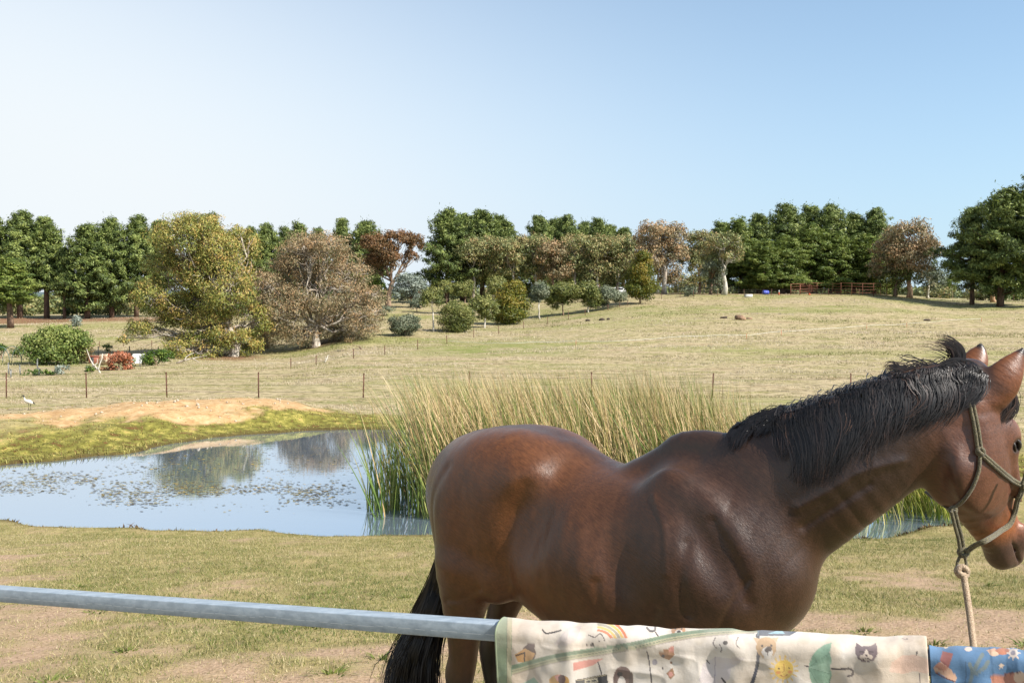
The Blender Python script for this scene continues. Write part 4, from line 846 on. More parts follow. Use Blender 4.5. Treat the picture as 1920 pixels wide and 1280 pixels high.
# garden clutter
RED = NT('faded_red_paint').color(lin(160, 96, 74)).set(Roughness=.7).m; CREAM = NT('stained_cream_tank'); CREAM.color(CREAM.ramp(CREAM.noise(2.2, 4, .7, CREAM.coord()), [(.4, lin(150, 106, 74)), (.52, lin(226, 204, 172))])).set(Roughness=.7); CREAM = CREAM.m
b = hit(176, 681); t = empty('garden_box', tuple(b), .2); tag(t, 'faded red timber box behind the bare white branch', 'garden box')
m = MB(); m.add(boxvf((-.36, -.3, 0), (.36, .3, .55), .02)); m.build('body', RED, t); m = MB(); m.add(boxvf((-.4, -.35, .55), (.4, .35, .61), .01)); m.build('lid', RED, t); m = MB(); m.add(boxvf((-.22, -.33, .12), (.02, -.303, .48))); m.build('door', DARKP, t)
b = hit(200, 684); t = empty('steel_drum', tuple(b), .15); tag(t, 'rust stained cream drum lying in the garden left of the orange red shrub', 'drum')
V, F = tube([(-.55, 0, .42), (-.5, 0, .42), (-.1, 0, .42), (-.08, 0, .42), (.1, 0, .42), (.12, 0, .42), (.5, 0, .42), (.55, 0, .42)], [.30, .42, .42, .44, .44, .42, .42, .30], 18); mesh('body', V, F, [CREAM], parent=t)
m = MB(); m.add(tube([(-.56, 0, .6), (-.60, 0, .6)], .06, 8)); m.build('cap', DARKP, t)
b = hit(257, 681); t = empty('sheet_panel', tuple(b), -.1); tag(t, 'sloping white sheet metal panel beside the green bush', 'panel')
nn_ = 24; xs = np.linspace(-.55, .55, nn_); zz = .03 * np.sin(np.arange(nn_) * np.pi / 1.5); V = np.array([(x, -.35 + z, .0) for x, z in zip(xs, zz)] + [(x, .35 + z, .75) for x, z in zip(xs, zz)] + [(x, -.33 + z, -.01) for x, z in zip(xs, zz)] + [(x, .37 + z, .74) for x, z in zip(xs, zz)])
k = np.arange(nn_ - 1); mesh('sheet', V, np.vstack([np.stack([k, k + 1, k + nn_ + 1, k + nn_], -1), np.stack([k + 2 * nn_, k + 3 * nn_, k + 3 * nn_ + 1, k + 2 * nn_ + 1], -1)]), [WHITEP], parent=t)
m = MB(); m.add(tube([(-.5, .36, 0), (-.5, .36, .74)], .03, 6)).add(tube([(.5, .36, 0), (.5, .36, .74)], .03, 6)); m.build('frame', GALV_D, t)
HOOP = NT('green_grey_pipe').color(lin(96, 120, 112)).set(Roughness=.5).m
b = hit(18, 682); t = empty('hoop_arch', tuple(b)); tag(t, 'green grey pipe arches for a vegetable tunnel at the left edge', 'garden arch'); k_ = b[1] / FPX
for (c0, w, dy) in ((-8, 34, 0), (30, 34, 0), (-2, 36, 1.2), (32, 32, 1.2)):
    a = np.linspace(0, np.pi, 14); m = MB(); m.add(tube(np.stack([(c0 - 10 + w / 2 * np.cos(a)) * k_, np.full(14, dy), 32 * k_ * np.sin(a) ** .8], -1), .025, 6)); m.build('hoop', HOOP, t, smooth=True)
# ibis
b = hit(51, 769, 30, 50); t = empty('ibis', tuple(b), 0); t.scale = (.86, .86, .86); tag(t, 'white ibis with a black head standing on the grass behind the sandy bank', 'bird')
FEA = NT('white_feathers').color(lin(228, 222, 208)).set(Roughness=.8).m; BLKF = NT('black_skin').color(lin(26, 26, 28)).set(Roughness=.5).m
sk = catmull(np.array([(.20, 0, .26), (.13, 0, .29), (.03, 0, .33), (-.08, 0, .36), (-.14, 0, .42), (-.155, 0, .49), (-.165, 0, .53)]), 20); rr = np.interp(np.linspace(0, 6, 20), range(7), [.012, .06, .088, .07, .032, .024, .026])
V, F = tube(sk, rr, 12); mesh('body', V, F, [FEA], smooth=True, parent=t)
V, F = tube(catmull(np.array([(-.155, 0, .50), (-.175, 0, .55), (-.20, 0, .565), (-.24, 0, .55), (-.29, 0, .51), (-.315, 0, .46)]), 14), np.interp(np.linspace(0, 5, 14), range(6), [.024, .032, .028, .011, .008, .004]), 8); mesh('head', V, F, [BLKF], smooth=True, parent=t)
V, F = tube([(.15, 0, .30), (.20, 0, .275), (.27, 0, .24)], [.04, .035, .008], 8, sq=(.6, 1)); mesh('tail', V, F, [BLKF], smooth=True, parent=t)
for y, x in ((-.035, 0), (.035, .04)):
    m = MB(); m.add(tube([(x + .02, y, .27), (x + .04, y, .15), (x + .02, y, .01)], [.012, .007, .007], 6))
    for a in (-.5, 0, .5, 3.1): m.add(tube([(x + .02, y, .01), (x + .02 - .07 * math.cos(a), y + .07 * math.sin(a), .003)], [.006, .003], 4))
    m.build('leg', BLKF, t)
# two cars parked under the trees
GLASS = NT('dark_car_glass').color(lin(28, 32, 36)).set(Roughness=.1).m; TYRE = NT('tyre_rubber').color(lin(24, 24, 24)).set(Roughness=.8).m
def car(label, px, Y, paint, yaw):
    b = onground(px, Y); t = empty('parked_car', tuple(b), yaw); tag(t, label, 'car', 'cars parked under the trees')
    pr = [(-2.15, .35), (-2.2, .75), (-2.1, 1.0), (-1.25, 1.08), (-.75, 1.5), (1.4, 1.55), (2.05, 1.1), (2.15, .8), (2.1, .35)]; n = len(pr); W = .85
    V = np.array([(x, -W * (1 if z < 1.2 else .82), z) for x, z in pr] + [(x, W * (1 if z < 1.2 else .82), z) for x, z in pr]); k = np.arange(n); k2 = (k + 1) % n
    mesh('body', V, [np.stack([k, k2, k2 + n, k + n], -1), np.array([k[::-1]]), np.array([k + n])], [paint], parent=t)
    for x0, x1 in ((-.95, .25), (.35, 1.5)): m = MB(); m.add(boxvf((x0, -.80, 1.1), (x1, .80, 1.42), .03)); m.V[-1] = m.V[-1] * [1, 1.06, 1]; m.build('window', GLASS, t)
    for x in (-1.35, 1.35):
        for y in (-.86, .86): m = MB(); m.add(tube([(x, y - .1, .33), (x, y + .1, .33)], .33, 16)); w = m.build('wheel', TYRE, t); m = MB(); m.add(tube([(x, y - .112, .33), (x, y + .112, .33)], .19, 12)); m.build('rim', GALV_D, w)
    for y in (-.6, .6): m = MB(); m.add(boxvf((-2.24, y - .16, .68), (-2.17, y + .16, .84), .01)); m.build('headlight', WHITEP, t)
car('white car parked under the gums left of the pointed bright tree', 1151, 172, NT('white_car_paint').color(lin(226, 228, 230)).set(Roughness=.25).m, .15)
car('dark grey car parked beside the pointed bright tree', 1171, 176, NT('grey_car_paint').color(lin(96, 108, 124)).set(Roughness=.25).m, .3)
print('props done')
# ================================================================ HORSE
HTH = math.radians(36)                      # the body points right and towards the camera
HX = np.array([math.cos(HTH), -math.sin(HTH), 0]); HY = np.array([math.sin(HTH), math.cos(HTH), 0]); HZ = np.array([0, 0, 1.0])
HO = P(1290, 592, 3.10); HO[2] = 0.0
def B(X, Y, Z): return HO + HX * X + HY * Y + HZ * Z
HYAW = math.radians(28); HQ = math.radians(19)
fh = np.array([math.cos(HYAW), math.sin(HYAW), 0])
h_ax = fh * math.sin(HQ) - HZ * math.cos(HQ); h_n = fh * math.cos(HQ) + HZ * math.sin(HQ); h_s = np.array([math.sin(HYAW), -math.cos(HYAW), 0])
POLL = P(1822, 735, 2.80)
def H(t, n, s): return POLL + h_ax * t + h_n * n + h_s * s

class Loft:
    def __init__(s, pts, a, b, ref=HZ, m=None, k=0.04, op='u'):
        m = m or (len(pts) * 3)
        D = catmull(np.hstack([np.asarray(pts, float), np.c_[a, b]]), m)
        s.p = D[:, :3]; s.a = np.maximum(D[:, 3], .004); s.b = np.maximum(D[:, 4], .004); s.k = k; s.op = op
        T = np.gradient(s.p, axis=0); T /= np.linalg.norm(T, axis=1)[:, None]
        S = np.cross(T, ref); S /= np.linalg.norm(S, axis=1)[:, None]; s.S = S; s.U = np.cross(S, T); s.T = T
        r = max(s.a.max(), s.b.max()) + .12; s.lo = s.p.min(0) - r; s.hi = s.p.max(0) + r
    def d(s, Q):
        best = np.full(len(Q), 1e9); K0 = np.zeros(len(Q)); K1 = np.ones(len(Q))
        bd = np.full(len(Q), 9e9)
        for i in range(len(s.p) - 1):
            A = s.p[i]; E = s.p[i + 1] - A; L = E @ E
            t = np.clip((Q - A) @ E / L, 0, 1)
            R = Q - A - t[:, None] * E
            a = s.a[i] + (s.a[i + 1] - s.a[i]) * t; b = s.b[i] + (s.b[i + 1] - s.b[i]) * t
            S = s.S[i] + (s.S[i + 1] - s.S[i]) * t[:, None]; U = s.U[i] + (s.U[i + 1] - s.U[i]) * t[:, None]
            x = (R * S).sum(1); y = (R * U).sum(1); z2 = np.maximum((R * R).sum(1) - x * x - y * y, 0)
            c = np.minimum(a, b)
            k0 = np.sqrt((x / a) ** 2 + (y / b) ** 2 + z2 / c ** 2); k1 = np.sqrt((x / a ** 2) ** 2 + (y / b ** 2) ** 2 + z2 / c ** 4)
            d = k0 * (k0 - 1) / (k1 + 1e-6)
            d = np.where(k0 < .05, -c, d)
            best = np.minimum(best, d)
        return best

class Ell:
    def __init__(s, c, r, ax=None, k=0.05, op='u'):
        s.c = np.asarray(c, float); s.r = np.asarray(r, float); s.k = k; s.op = op
        s.M = np.array([HX, HY, HZ]) if ax is None else np.array(ax)
        R = s.r.max() + .12; s.lo = s.c - R; s.hi = s.c + R
    def d(s, Q):
        q = (Q - s.c) @ s.M.T
        k0 = np.linalg.norm(q / s.r, axis=1); k1 = np.linalg.norm(q / s.r ** 2, axis=1)
        return np.where(k0 < .05, -s.r.min(), k0 * (k0 - 1) / (k1 + 1e-6))

def rotY(deg):      # body frame axes rotated in the sagittal plane: first axis points forward and down for positive angles
    a = math.radians(deg)
    return [HX * math.cos(a) - HZ * math.sin(a), HY, HX * math.sin(a) + HZ * math.cos(a)]

PR = []
#          X     top    bottom  half width
tor = [(-.99, 1.395, 1.08, .13), (-.92, 1.455, 1.00, .20), (-.81, 1.492, .95, .25), (-.68, 1.500, .90, .262), (-.55, 1.480, .875, .262),
       (-.42, 1.420, .805, .272), (-.26, 1.380, .785, .290), (-.12, 1.372, .765, .285), (0.0, 1.40, .77, .265), (.10, 1.44, .79, .235),
       (.19, 1.39, .82, .205), (.27, 1.29, .87, .165)]
PR.append(Loft([B(x, 0, (t + b) / 2) for x, t, b, w in tor], [w for *_, w in tor], [(t - b) / 2 for _, t, b, _ in tor], m=26))
for sg in (-1, 1):
    PR.append(Ell(B(-.24, .075 * sg, 1.06), (.44, .255, .295), k=.08))           # barrel
PR.append(Loft([B(-.16, 0, 1.37), B(-.08, 0, 1.42), B(0, 0, 1.475), B(.12, 0, 1.47), B(.26, 0, 1.42)], [.06, .055, .05, .055, .06], [.06, .06, .062, .07, .08], k=.07))  # withers
for sg in (-1, 1):
    PR.append(Ell(B(-.71, .115 * sg, 1.315), (.27, .145, .165), rotY(-12), k=.08))      # croup
    PR.append(Ell(B(-.535, .200 * sg, 1.345), (.055, .045, .05), k=.10))           # point of hip
    PR.append(Ell(B(-.69, .165 * sg, 1.14), (.115, .10, .25), rotY(16), k=.07))      # quadriceps
    PR.append(Ell(B(-.84, .150 * sg, 1.10), (.14, .12, .29), rotY(-4), k=.05))       # biceps femoris
    PR.append(Ell(B(-.945, .10 * sg, 1.07), (.08, .085, .28), rotY(-4), k=.05))     # semitendinosus
    PR.append(Ell(B(-.67, .190 * sg, .95), (.07, .068, .08), k=.07))              # stifle
    ox = -0.07 if sg > 0 else 0.0                                        # the far hind leg stands further forward
    g = [(-.82, .175, .98, .105, .135), (-.842, .172, .84, .078, .094), (-.855, .16, .70, .056, .066), (-.868, .15, .59, .046, .056), (-.885, .15, .52, .044, .056),
         (-.885, .15, .45, .036, .045), (-.865, .15, .34, .028, .034), (-.84, .15, .24, .034, .04), (-.82, .15, .19, .038, .045), (-.79, .15, .12, .032, .035), (-.77, .15, .065, .042, .052)]
    def fw(z): return ox * sstep(1.0, .55, z)
    PR.append(Loft([B(x + fw(z), y * sg, z) for x, y, z, _, _ in g], [q[3] for q in g], [q[4] for q in g], ref=HX, m=26, k=.04))
    PR.append(Ell(B(-.905 + ox, .15 * sg, .565), (.028, .026, .05), rotY(20), k=.03))       # point of the hock
    PR.append(Ell(B(-.745 + ox, .15 * sg, .045), (.075, .058, .045), k=.015))                 # hoof
    # shoulder and forehand
    PR.append(Ell(B(.10, .150 * sg, 1.185), (.135, .085, .26), rotY(-27), k=.10))
    PR.append(Ell(B(.00, .165 * sg, 1.02), (.13, .085, .15), rotY(20), k=.05))        # triceps
    PR.append(Ell(B(.215, .125 * sg, 1.05), (.085, .08, .11), k=.06))             # point of the shoulder
    PR.append(Ell(B(.235, .075 * sg, .96), (.085, .09, .15), k=.06))            # breast
    g = [(.10, .16, .96, .085, .12), (.11, .155, .82, .066, .085), (.12, .145, .66, .048, .055), (.13, .14, .53, .047, .05), (.13, .14, .46, .038, .04),
         (.13, .14, .34, .028, .031), (.13, .14, .24, .036, .04), (.15, .14, .17, .031, .034), (.185, .14, .08, .040, .048)]
    PR.append(Loft([B(x, y * sg, z) for x, y, z, _, _ in g], [q[3] for q in g], [q[4] for q in g], ref=HX, m=22, k=.04))
    PR.append(Ell(B(.20, .14 * sg, .045), (.078, .062, .045), k=.015))
# hollow of the flank
for sg in (-1, 1):
    PR.append(Ell(B(-.47, .325 * sg, 1.22), (.06, .05, .14), rotY(25), k=.10, op='s'))
    PR.append(Ell(B(-.12, .33 * sg, 1.22), (.05, .04, .20), rotY(-18), k=.11, op='s'))      # behind the shoulder blade
    PR.append(Ell(B(.20, .26 * sg, 1.19), (.03, .045, .16), rotY(-35), k=.09, op='s'))       # in front of the shoulder blade
# neck
nk = [(B(.02, 0, 1.20), .155, .25), (B(.16, 0, 1.22), .15, .235), (P(1490, 915, 2.93), .13, .225), (P(1578, 870, 2.86), .112, .195), (P(1665, 820, 2.82), .098, .17), (P(1745, 782, 2.80), .088, .15), (P(1800, 755, 2.80), .075, .11)]
NECK = Loft([q[0] for q in nk], [q[1] for q in nk], [q[2] for q in nk], m=22, k=.05)
PR.append(NECK)
# crest
CR = Loft([B(.16, 0, 1.42), P(1440, 800, 2.97), P(1520, 782, 2.89), P(1610, 752, 2.845), P(1700, 724, 2.82), P(1780, 706, 2.80), P(1822, 700, 2.80)], [.05, .045, .038, .035, .032, .032, .04], [.05, .05, .045, .04, .04, .035, .035], k=.05, m=20)
PR.append(CR)
# head
hd = [(-.04, .055, -.06, .055), (.03, .075, -.12, .078), (.12, .085, -.17, .090), (.20, .085, -.195, .086), (.29, .08, -.185, .070), (.37, .075, -.15, .056), (.45, .07, -.105, .050), (.51, .065, -.075, .052), (.55, .05, -.06, .045)]
PR.append(Loft([H(t, (f + b) / 2, 0) for t, f, b, w in hd], [w for *_, w in hd], [(f - b) / 2 for _, f, b, _ in hd], ref=-h_n, m=22, k=.045))
HA = [h_ax, h_n, h_s]
for sg in (-1, 1):
    PR.append(Ell(H(.21, -.11, .050 * sg), (.125, .105, .036), HA, k=.055))          # jowl
    PR.append(Ell(H(.148, .030, .076 * sg), (.055, .038, .024), HA, k=.03))          # brow
    PR.append(Ell(H(.25, .02, .072 * sg), (.12, .014, .012), HA, k=.03))            # facial crest
    PR.append(Ell(H(.50, .035, .045 * sg), (.045, .03, .018), HA, k=.02))           # nostril rim
    PR.append(Ell(H(.515, .04, .066 * sg), (.022, .012, .012), HA, k=.008, op='s'))   # nostril
    PR.append(Ell(H(.176, .024, .105 * sg), (.017, .02, .015), HA, k=.012, op='s'))   # eye socket
PR.append(Ell(H(.535, -.035, 0), (.05, .035, .042), HA, k=.015))                   # lower lip and chin
PR.append(Ell(H(.56, .01, 0), (.035, .04, .045), HA, k=.015))                     # upper lip
MOUTH = Loft([H(.475, -.03, .07), H(.53, -.012, .072), H(.60, -.012, .05)], [.006, .006, .006], [.03, .03, .06], ref=h_ax, k=.008, op='s')
PR.append(Ell(H(.535, -.010, .062), (.055, .0055, .03), [h_ax * .97 + h_n * .24, h_n * .97 - h_ax * .24, h_s], k=.008, op='s'))
PR.append(Ell(H(.07, -.165, .10), (.06, .03, .03), HA, k=.06, op='s'))              # hollow behind the jowl
# ears
e1 = [P(1858, 745, 2.745), P(1872, 722, 2.735), P(1888, 700, 2.73), P(1904, 676, 2.735), P(1917, 655, 2.74)]
e2 = [P(1815, 712, 2.90), P(1822, 692, 2.905), P(1830, 673, 2.91), P(1836, 658, 2.915), P(1839, 646, 2.92)]
wdir = np.cross(e1[-1] - e1[0], np.array([0, 1, .0])); 
EARS = []
for pts, w, cv in ((e1, (.050, .056, .047, .028, .006), h_n * .5 + np.array([0, .85, 0])), (e2, (.034, .040, .038, .024, .007), h_n * .7 + np.array([-.1, .6, 0]))):
    PR.append(Loft(pts, [.032, .026, .019, .012, .006], w, ref=np.cross(pts[-1] - pts[0], cv), m=12, k=.022))
    cv = cv / np.linalg.norm(cv)
    PR.append(Loft([p + cv * .030 for p in pts[1:]], [.022, .019, .014, .007], [x * .66 for x in w[1:]], ref=np.cross(pts[-1] - pts[0], cv), m=10, k=.01, op='s'))

def sdf(Q):
    Q = np.asarray(Q, float); D = np.full(len(Q), .30)
    for p in PR:
        m = np.all((Q > p.lo) & (Q < p.hi), axis=1)
        if not m.any(): continue
        d = p.d(Q[m]); D0 = D[m]; k = p.k
        if p.op == 'u':
            h = np.maximum(k - np.abs(D0 - d), 0) / k; D[m] = np.minimum(D0, d) - h * h * k * .25
        else:
            d = -d; h = np.maximum(k - np.abs(D0 - d), 0) / k; D[m] = np.maximum(D0, d) + h * h * k * .25
    return D
def grad(Q, e=.003):
    G = np.stack([sdf(Q + e * v) - sdf(Q - e * v) for v in np.eye(3)], -1)
    return G / (np.linalg.norm(G, axis=1, keepdims=True) + 1e-9)
def project(Q, off=0.0, it=2, cap=.03):
    for _ in range(it):
        d = sdf(Q) - off; g = grad(Q); Q = Q - g * np.clip(d, -cap, cap)[:, None]
    return Q

def polygonise(step=.012):
    lo = np.array([-.80, 2.35, -.03]); hi = np.array([2.15, 4.20, 1.98])
    n = (((hi - lo) / step).astype(int) // 4 + 1) * 4 + 1
    c = n // 4 + 1
    cg = np.stack(np.meshgrid(*[np.arange(k) for k in c], indexing='ij'), -1).reshape(-1, 3)
    cd = sdf(lo + cg * step * 4).reshape(c)
    D = cd.repeat(4, 0).repeat(4, 1).repeat(4, 2)[2:, 2:, 2:][:n[0], :n[1], :n[2]].astype(np.float32)
    near = np.argwhere(np.abs(D) < step * 4 * 1.5)
    D[tuple(near.T)] = sdf(lo + near * step)
    S = D < 0
    N = tuple(np.array(D.shape) - 1)
    cnt = np.zeros(N, np.int8)
    for dx in (0, 1):
        for dy in (0, 1):
            for dz in (0, 1): cnt += S[dx:dx + N[0], dy:dy + N[1], dz:dz + N[2]]
    cells = np.argwhere((cnt > 0) & (cnt < 8)); idx = np.full(N, -1, np.int32); idx[tuple(cells.T)] = np.arange(len(cells))
    acc = np.zeros((len(cells), 3)); w = np.zeros(len(cells))
    offs = [(dx, dy, dz) for dx in (0, 1) for dy in (0, 1) for dz in (0, 1)]
    for i, a in enumerate(offs):
        for b in offs[i + 1:]:
            if sum(abs(p - q) for p, q in zip(a, b)) != 1: continue
            da = D[tuple((cells + a).T)]; db = D[tuple((cells + b).T)]
            m = (da < 0) != (db < 0); t = np.where(m, da / (da - db + 1e-12), 0)
            acc[m] += (np.array(a) + t[:, None] * (np.array(b) - np.array(a)))[m]; w[m] += 1
    V = lo + (cells + acc / w[:, None]) * step
    F = []
    for ax in range(3):
        o = [0, 0, 0]; o[ax] = 1
        sl0 = tuple(slice(0, s - (1 if i == ax else 0)) for i, s in enumerate(D.shape)); sl1 = tuple(slice(o[i], None) for i in range(3))
        e = np.argwhere(S[sl0] != S[sl1]); 
        b, c2 = [(1, 2), (2, 0), (0, 1)][ax]
        m = (e[:, b] > 0) & (e[:, c2] > 0) & (e[:, b] < N[b]) & (e[:, c2] < N[c2]); e = e[m]
        q = []
        for db, dc in ((-1, -1), (0, -1), (0, 0), (-1, 0)):
            k = e.copy(); k[:, b] += db; k[:, c2] += dc; q.append(idx[tuple(k.T)])
        q = np.stack(q, -1); inside = S[tuple(e.T)]
        q[~inside] = q[~inside][:, ::-1]; F.append(q)
    F = np.vstack(F); F = F[(F >= 0).all(1)]
    return V, F

import time as _t; _t0 = _t.time()
HV, HF = polygonise(.0125)
HV = project(HV, it=2, cap=.01)
_tmp = mesh('tmp', HV, HF, [])
_md = _tmp.modifiers.new('s', 'SUBSURF'); _md.levels = 1; _md.render_levels = 1
_me = _tmp.evaluated_get(bpy.context.evaluated_depsgraph_get()).to_mesh()
HV = np.empty(len(_me.vertices) * 3, np.float32); _me.vertices.foreach_get('co', HV); HV = HV.reshape(-1, 3).astype(float)
HF = np.empty(len(_me.loops), np.int32); _me.loops.foreach_get('vertex_index', HF); HF = HF.reshape(-1, 4)
bpy.data.objects.remove(_tmp)
def mesh_normals(V, F):
    n = np.cross(V[F[:, 2]] - V[F[:, 0]], V[F[:, 3]] - V[F[:, 1]]); N = np.zeros_like(V)
    for k in range(4): np.add.at(N, F[:, k], n)
    return nrm(N)
HN = mesh_normals(HV, HF); HV = HV - HN * np.clip(sdf(HV), -.006, .006)[:, None]; HN = mesh_normals(HV, HF)
print('horse mesh', len(HV), round(_t.time() - _t0, 1), 's')
# fine relief: ribs, veins, creases
def body(Q): R = Q - HO; return np.stack([R @ HX, R @ HY, R @ HZ], -1)
def headc(Q): R = Q - POLL; return np.stack([R @ h_ax, R @ h_n, R @ h_s], -1)
hb = body(HV); hh = headc(HV)
disp = vnoise(hb * [6, 4, 3]) * .0030 + vnoise(hb * [14, 8, 9]) * .0016
rib = np.sin((hb[:, 0] + .10 * (hb[:, 2] - 1.1)) * 2 * np.pi / .062) * .0008 * sstep(-.50, -.38, hb[:, 0]) * sstep(-.05, -.15, hb[:, 0]) * sstep(.8, .95, hb[:, 2]) * sstep(1.35, 1.2, hb[:, 2])
disp += rib
def crease(pts, w, dpt, C=HV):
    pts = np.asarray(pts, float); d = np.full(len(C), 9.)
    for a, b in zip(pts[:-1], pts[1:]):
        e = b - a; t = np.clip((C - a) @ e / (e @ e), 0, 1); d = np.minimum(d, np.linalg.norm(C - a - t[:, None] * e, axis=1))
    return -dpt * np.exp(-(d / w) ** 2)
def onb(*q): return catmull(project(np.array(q), it=4, cap=.1), 16)
s_ = -1
disp += crease(onb(B(.02, -.25, 1.0), B(-.01, -.25, .92), B(.0, -.22, .84)), .02, .008)
disp += crease(onb(B(-.20, -.24, 1.05), B(-.17, -.25, .95), B(-.12, -.22, .85)), .018, .007)
disp += crease(onb(B(.12, -.25, 1.22), B(.10, -.25, 1.10), B(.12, -.24, 1.0)), .02, .006)
disp += crease(onb(B(-.02, -.25, 1.36), B(.04, -.25, 1.25), B(.06, -.25, 1.12)), .012, -.0035)
disp += crease(onb(B(.30, -.2, 1.12), B(.24, -.22, 1.02), B(.20, -.22, .92)), .010, .004)
disp += crease(onb(B(-.30, -.28, .98), B(-.18, -.27, .92), B(-.10, -.26, .90)), .007, -.0025)
disp += crease(onb(B(.20, -.25, 1.30), B(.25, -.25, 1.17), B(.30, -.2, 1.05)), .022, .007)
disp += crease(onb(P(1500, 960, 2.72), P(1560, 925, 2.7), P(1620, 890, 2.68), P(1700, 872, 2.68)), .016, -.007)
disp += crease(onb(P(1520, 1000, 2.72), P(1570, 965, 2.7), P(1640, 920, 2.68)), .014, .007)
disp += crease(onb(H(.24, -.03, .08), H(.32, -.045, .08), H(.40, -.03, .07)), .012, -.002)
disp += crease(onb(H(.30, .00, .08), H(.36, -.06, .07), H(.42, -.09, .05)), .02, -.003)
disp += crease(onb(B(-.50, -.25, 1.33), B(-.54, -.26, 1.22), B(-.57, -.26, 1.10), B(-.57, -.25, 1.0)), .035, .008)
disp += crease(onb(B(-.86, -.22, 1.35), B(-.92, -.2, 1.2), B(-.91, -.2, 1.0)), .022, .006)
for q in range(5):
    z = .86 + q * .0
disp += crease(onb(B(-.86, -.25, .86), B(-.78, -.26, .88), B(-.70, -.27, .93)), .012, .005)
HV = HV + HN * disp[:, None]
from mathutils.bvhtree import BVHTree
BVH = BVHTree.FromPolygons([tuple(v) for v in HV], [tuple(int(q) for q in f) for f in HF])

# coat colours: reddish bay, darker along the back, neck and shoulder, black below the knees and hocks; rump and belly shade painted in
def cmix(a, b, f): return a + (b - a) * np.clip(f, 0, 1)[:, None]
bay = np.array(lin(92, 56, 28)); dark = np.array(lin(47, 34, 26)); orange = np.array(lin(138, 80, 36)); blk = np.array(lin(26, 22, 22)); mealy = np.array(lin(176, 124, 78))
C = np.tile(bay, (len(HV), 1))
n1 = vnoise(hb, 5.) * .5 + vnoise(hb, 11.) * .3 + vnoise(hb, 26.) * .2
fore = sstep(-.62, .16, hb[:, 0] + .06 * n1) 
C = cmix(C, dark, fore * (.85 + .25 * n1)); C = cmix(C, dark * .8, .7 * sstep(-.80, -.95, hb[:, 0] + .03 * n1) * sstep(1.45, 1.2, hb[:, 2])); C = cmix(C, dark * .85, .6 * sstep(1.0, .82, hb[:, 2] + .04 * n1) * (hb[:, 0] < .0))  # own dark forehand; shade on buttocks and lower belly painted into the coat
C = cmix(C, orange, .30 * sstep(.2, -.4, np.abs(hb[:, 0] + .45)) * sstep(1.4, 1.2, hb[:, 2]) + .15 * n1)
C = cmix(C, dark, .6 * sstep(.10, .02, np.abs(hb[:, 1])) * sstep(1.3, 1.42, hb[:, 2]))
C = cmix(C, bay, .7 * sstep(1.02, .85, hb[:, 2]) * (hb[:, 0] > .05))                 # warmer breast
hm = sstep(-.14, -.02, hh[:, 1] + .15 + hh[:, 0] * .3) * (hb[:, 0] > .3) * sstep(1.0, 1.2, HV[:, 2])
hm = sstep(-.30, -.12, hh[:, 1] + .03 * n1) * sstep(-.08, .06, hh[:, 0]) * sstep(.25, .15, np.abs(hh[:, 2])) * (hh[:, 0] < .8)
C = cmix(C, np.array(lin(98, 62, 44)), .85 * hm)
C = cmix(C, orange, hm * sstep(.02, .09, hh[:, 1]) * .8)
C = cmix(C, orange, hm * sstep(.32, .46, hh[:, 0] + .4 * hh[:, 1]) * .85)
C = cmix(C, orange * .7, sstep(.05, .0, hh[:, 0]) * sstep(.03, .07, hh[:, 2]) * hm * .6)
C = cmix(C, np.array(lin(60, 48, 44)), hm * sstep(.43, .51, hh[:, 0] + .02 * n1) * .9)         # dark muzzle
eye = H(.176, .024, .095)
C = cmix(C, blk, .8 * sstep(.032, .018, np.linalg.norm(HV - eye, axis=1)))
low = sstep(.60, .50, hb[:, 2] + .03 * n1); C = cmix(C, blk, low)
C = cmix(C, np.array(lin(70, 62, 55)), sstep(.09, .075, hb[:, 2]))
for pts in (e1, e2):
    pp = np.array(pts[2:]); dd = np.min([np.linalg.norm(HV - q, axis=1) for q in catmull(pp, 9)], axis=0)
    tipd = np.linalg.norm(HV - pts[-1], axis=1); C = cmix(C, blk * 1.5, .85 * sstep(.045, .012, tipd))
    C = cmix(C, orange * .85, .6 * sstep(.06, .03, dd) * sstep(.01, .03, tipd))
C = np.clip(C, 0.004, 1)

mt = NT('horse_coat')
at = mt.attr('coat')
co = mt.coord((1, 1, 1))
_m1 = mt.n('Mapping'); _m1.inputs['Rotation'].default_value = (0, math.radians(-35), HTH); _tc = mt.n('TexCoord'); mt.l(_tc.outputs['Object'], _m1.inputs['Vector']); _m2 = mt.n('Mapping'); _m2.inputs['Scale'].default_value = (.14, 1, 1); mt.l(_m1.outputs[0], _m2.inputs['Vector'])
f1 = mt.noise(190, 4, .65, _m2.outputs[0])
f2 = mt.noise(38, 4, .6, mt.coord((1, 1, .6), (.3, .2, 0)))
c1 = mt.mix(mt.rng(f1, .35, .65, .0, 1), at.outputs['Color'], mt.mix(1.0, at.outputs['Color'], (1.6, 1.5, 1.42), 'MULTIPLY'))
c2 = mt.mix(mt.rng(f2, .35, .7, 0, .6), c1, mt.mix(1.0, c1, (.55, .5, .46), 'MULTIPLY'))
mt.color(c2); mt.l(mt.rng(f1, .3, .7, .30, .46), mt.b.inputs['Roughness'])
mt.set(Specular_IOR_Level=.45, Sheen_Weight=.03, Sheen_Roughness=.4)
mt.bump(mt.math('ADD', f1, mt.math('MULTIPLY', f2, .8)), .45, .0022)
horse = empty('horse', tuple(B(0, 0, 0)))
tag(horse, 'glossy bay horse with black mane standing side on behind the metal rail', 'horse')
hbody = mesh('body', HV - HO, HF, [mt.m], cols={'coat': C}, smooth=True, parent=horse)
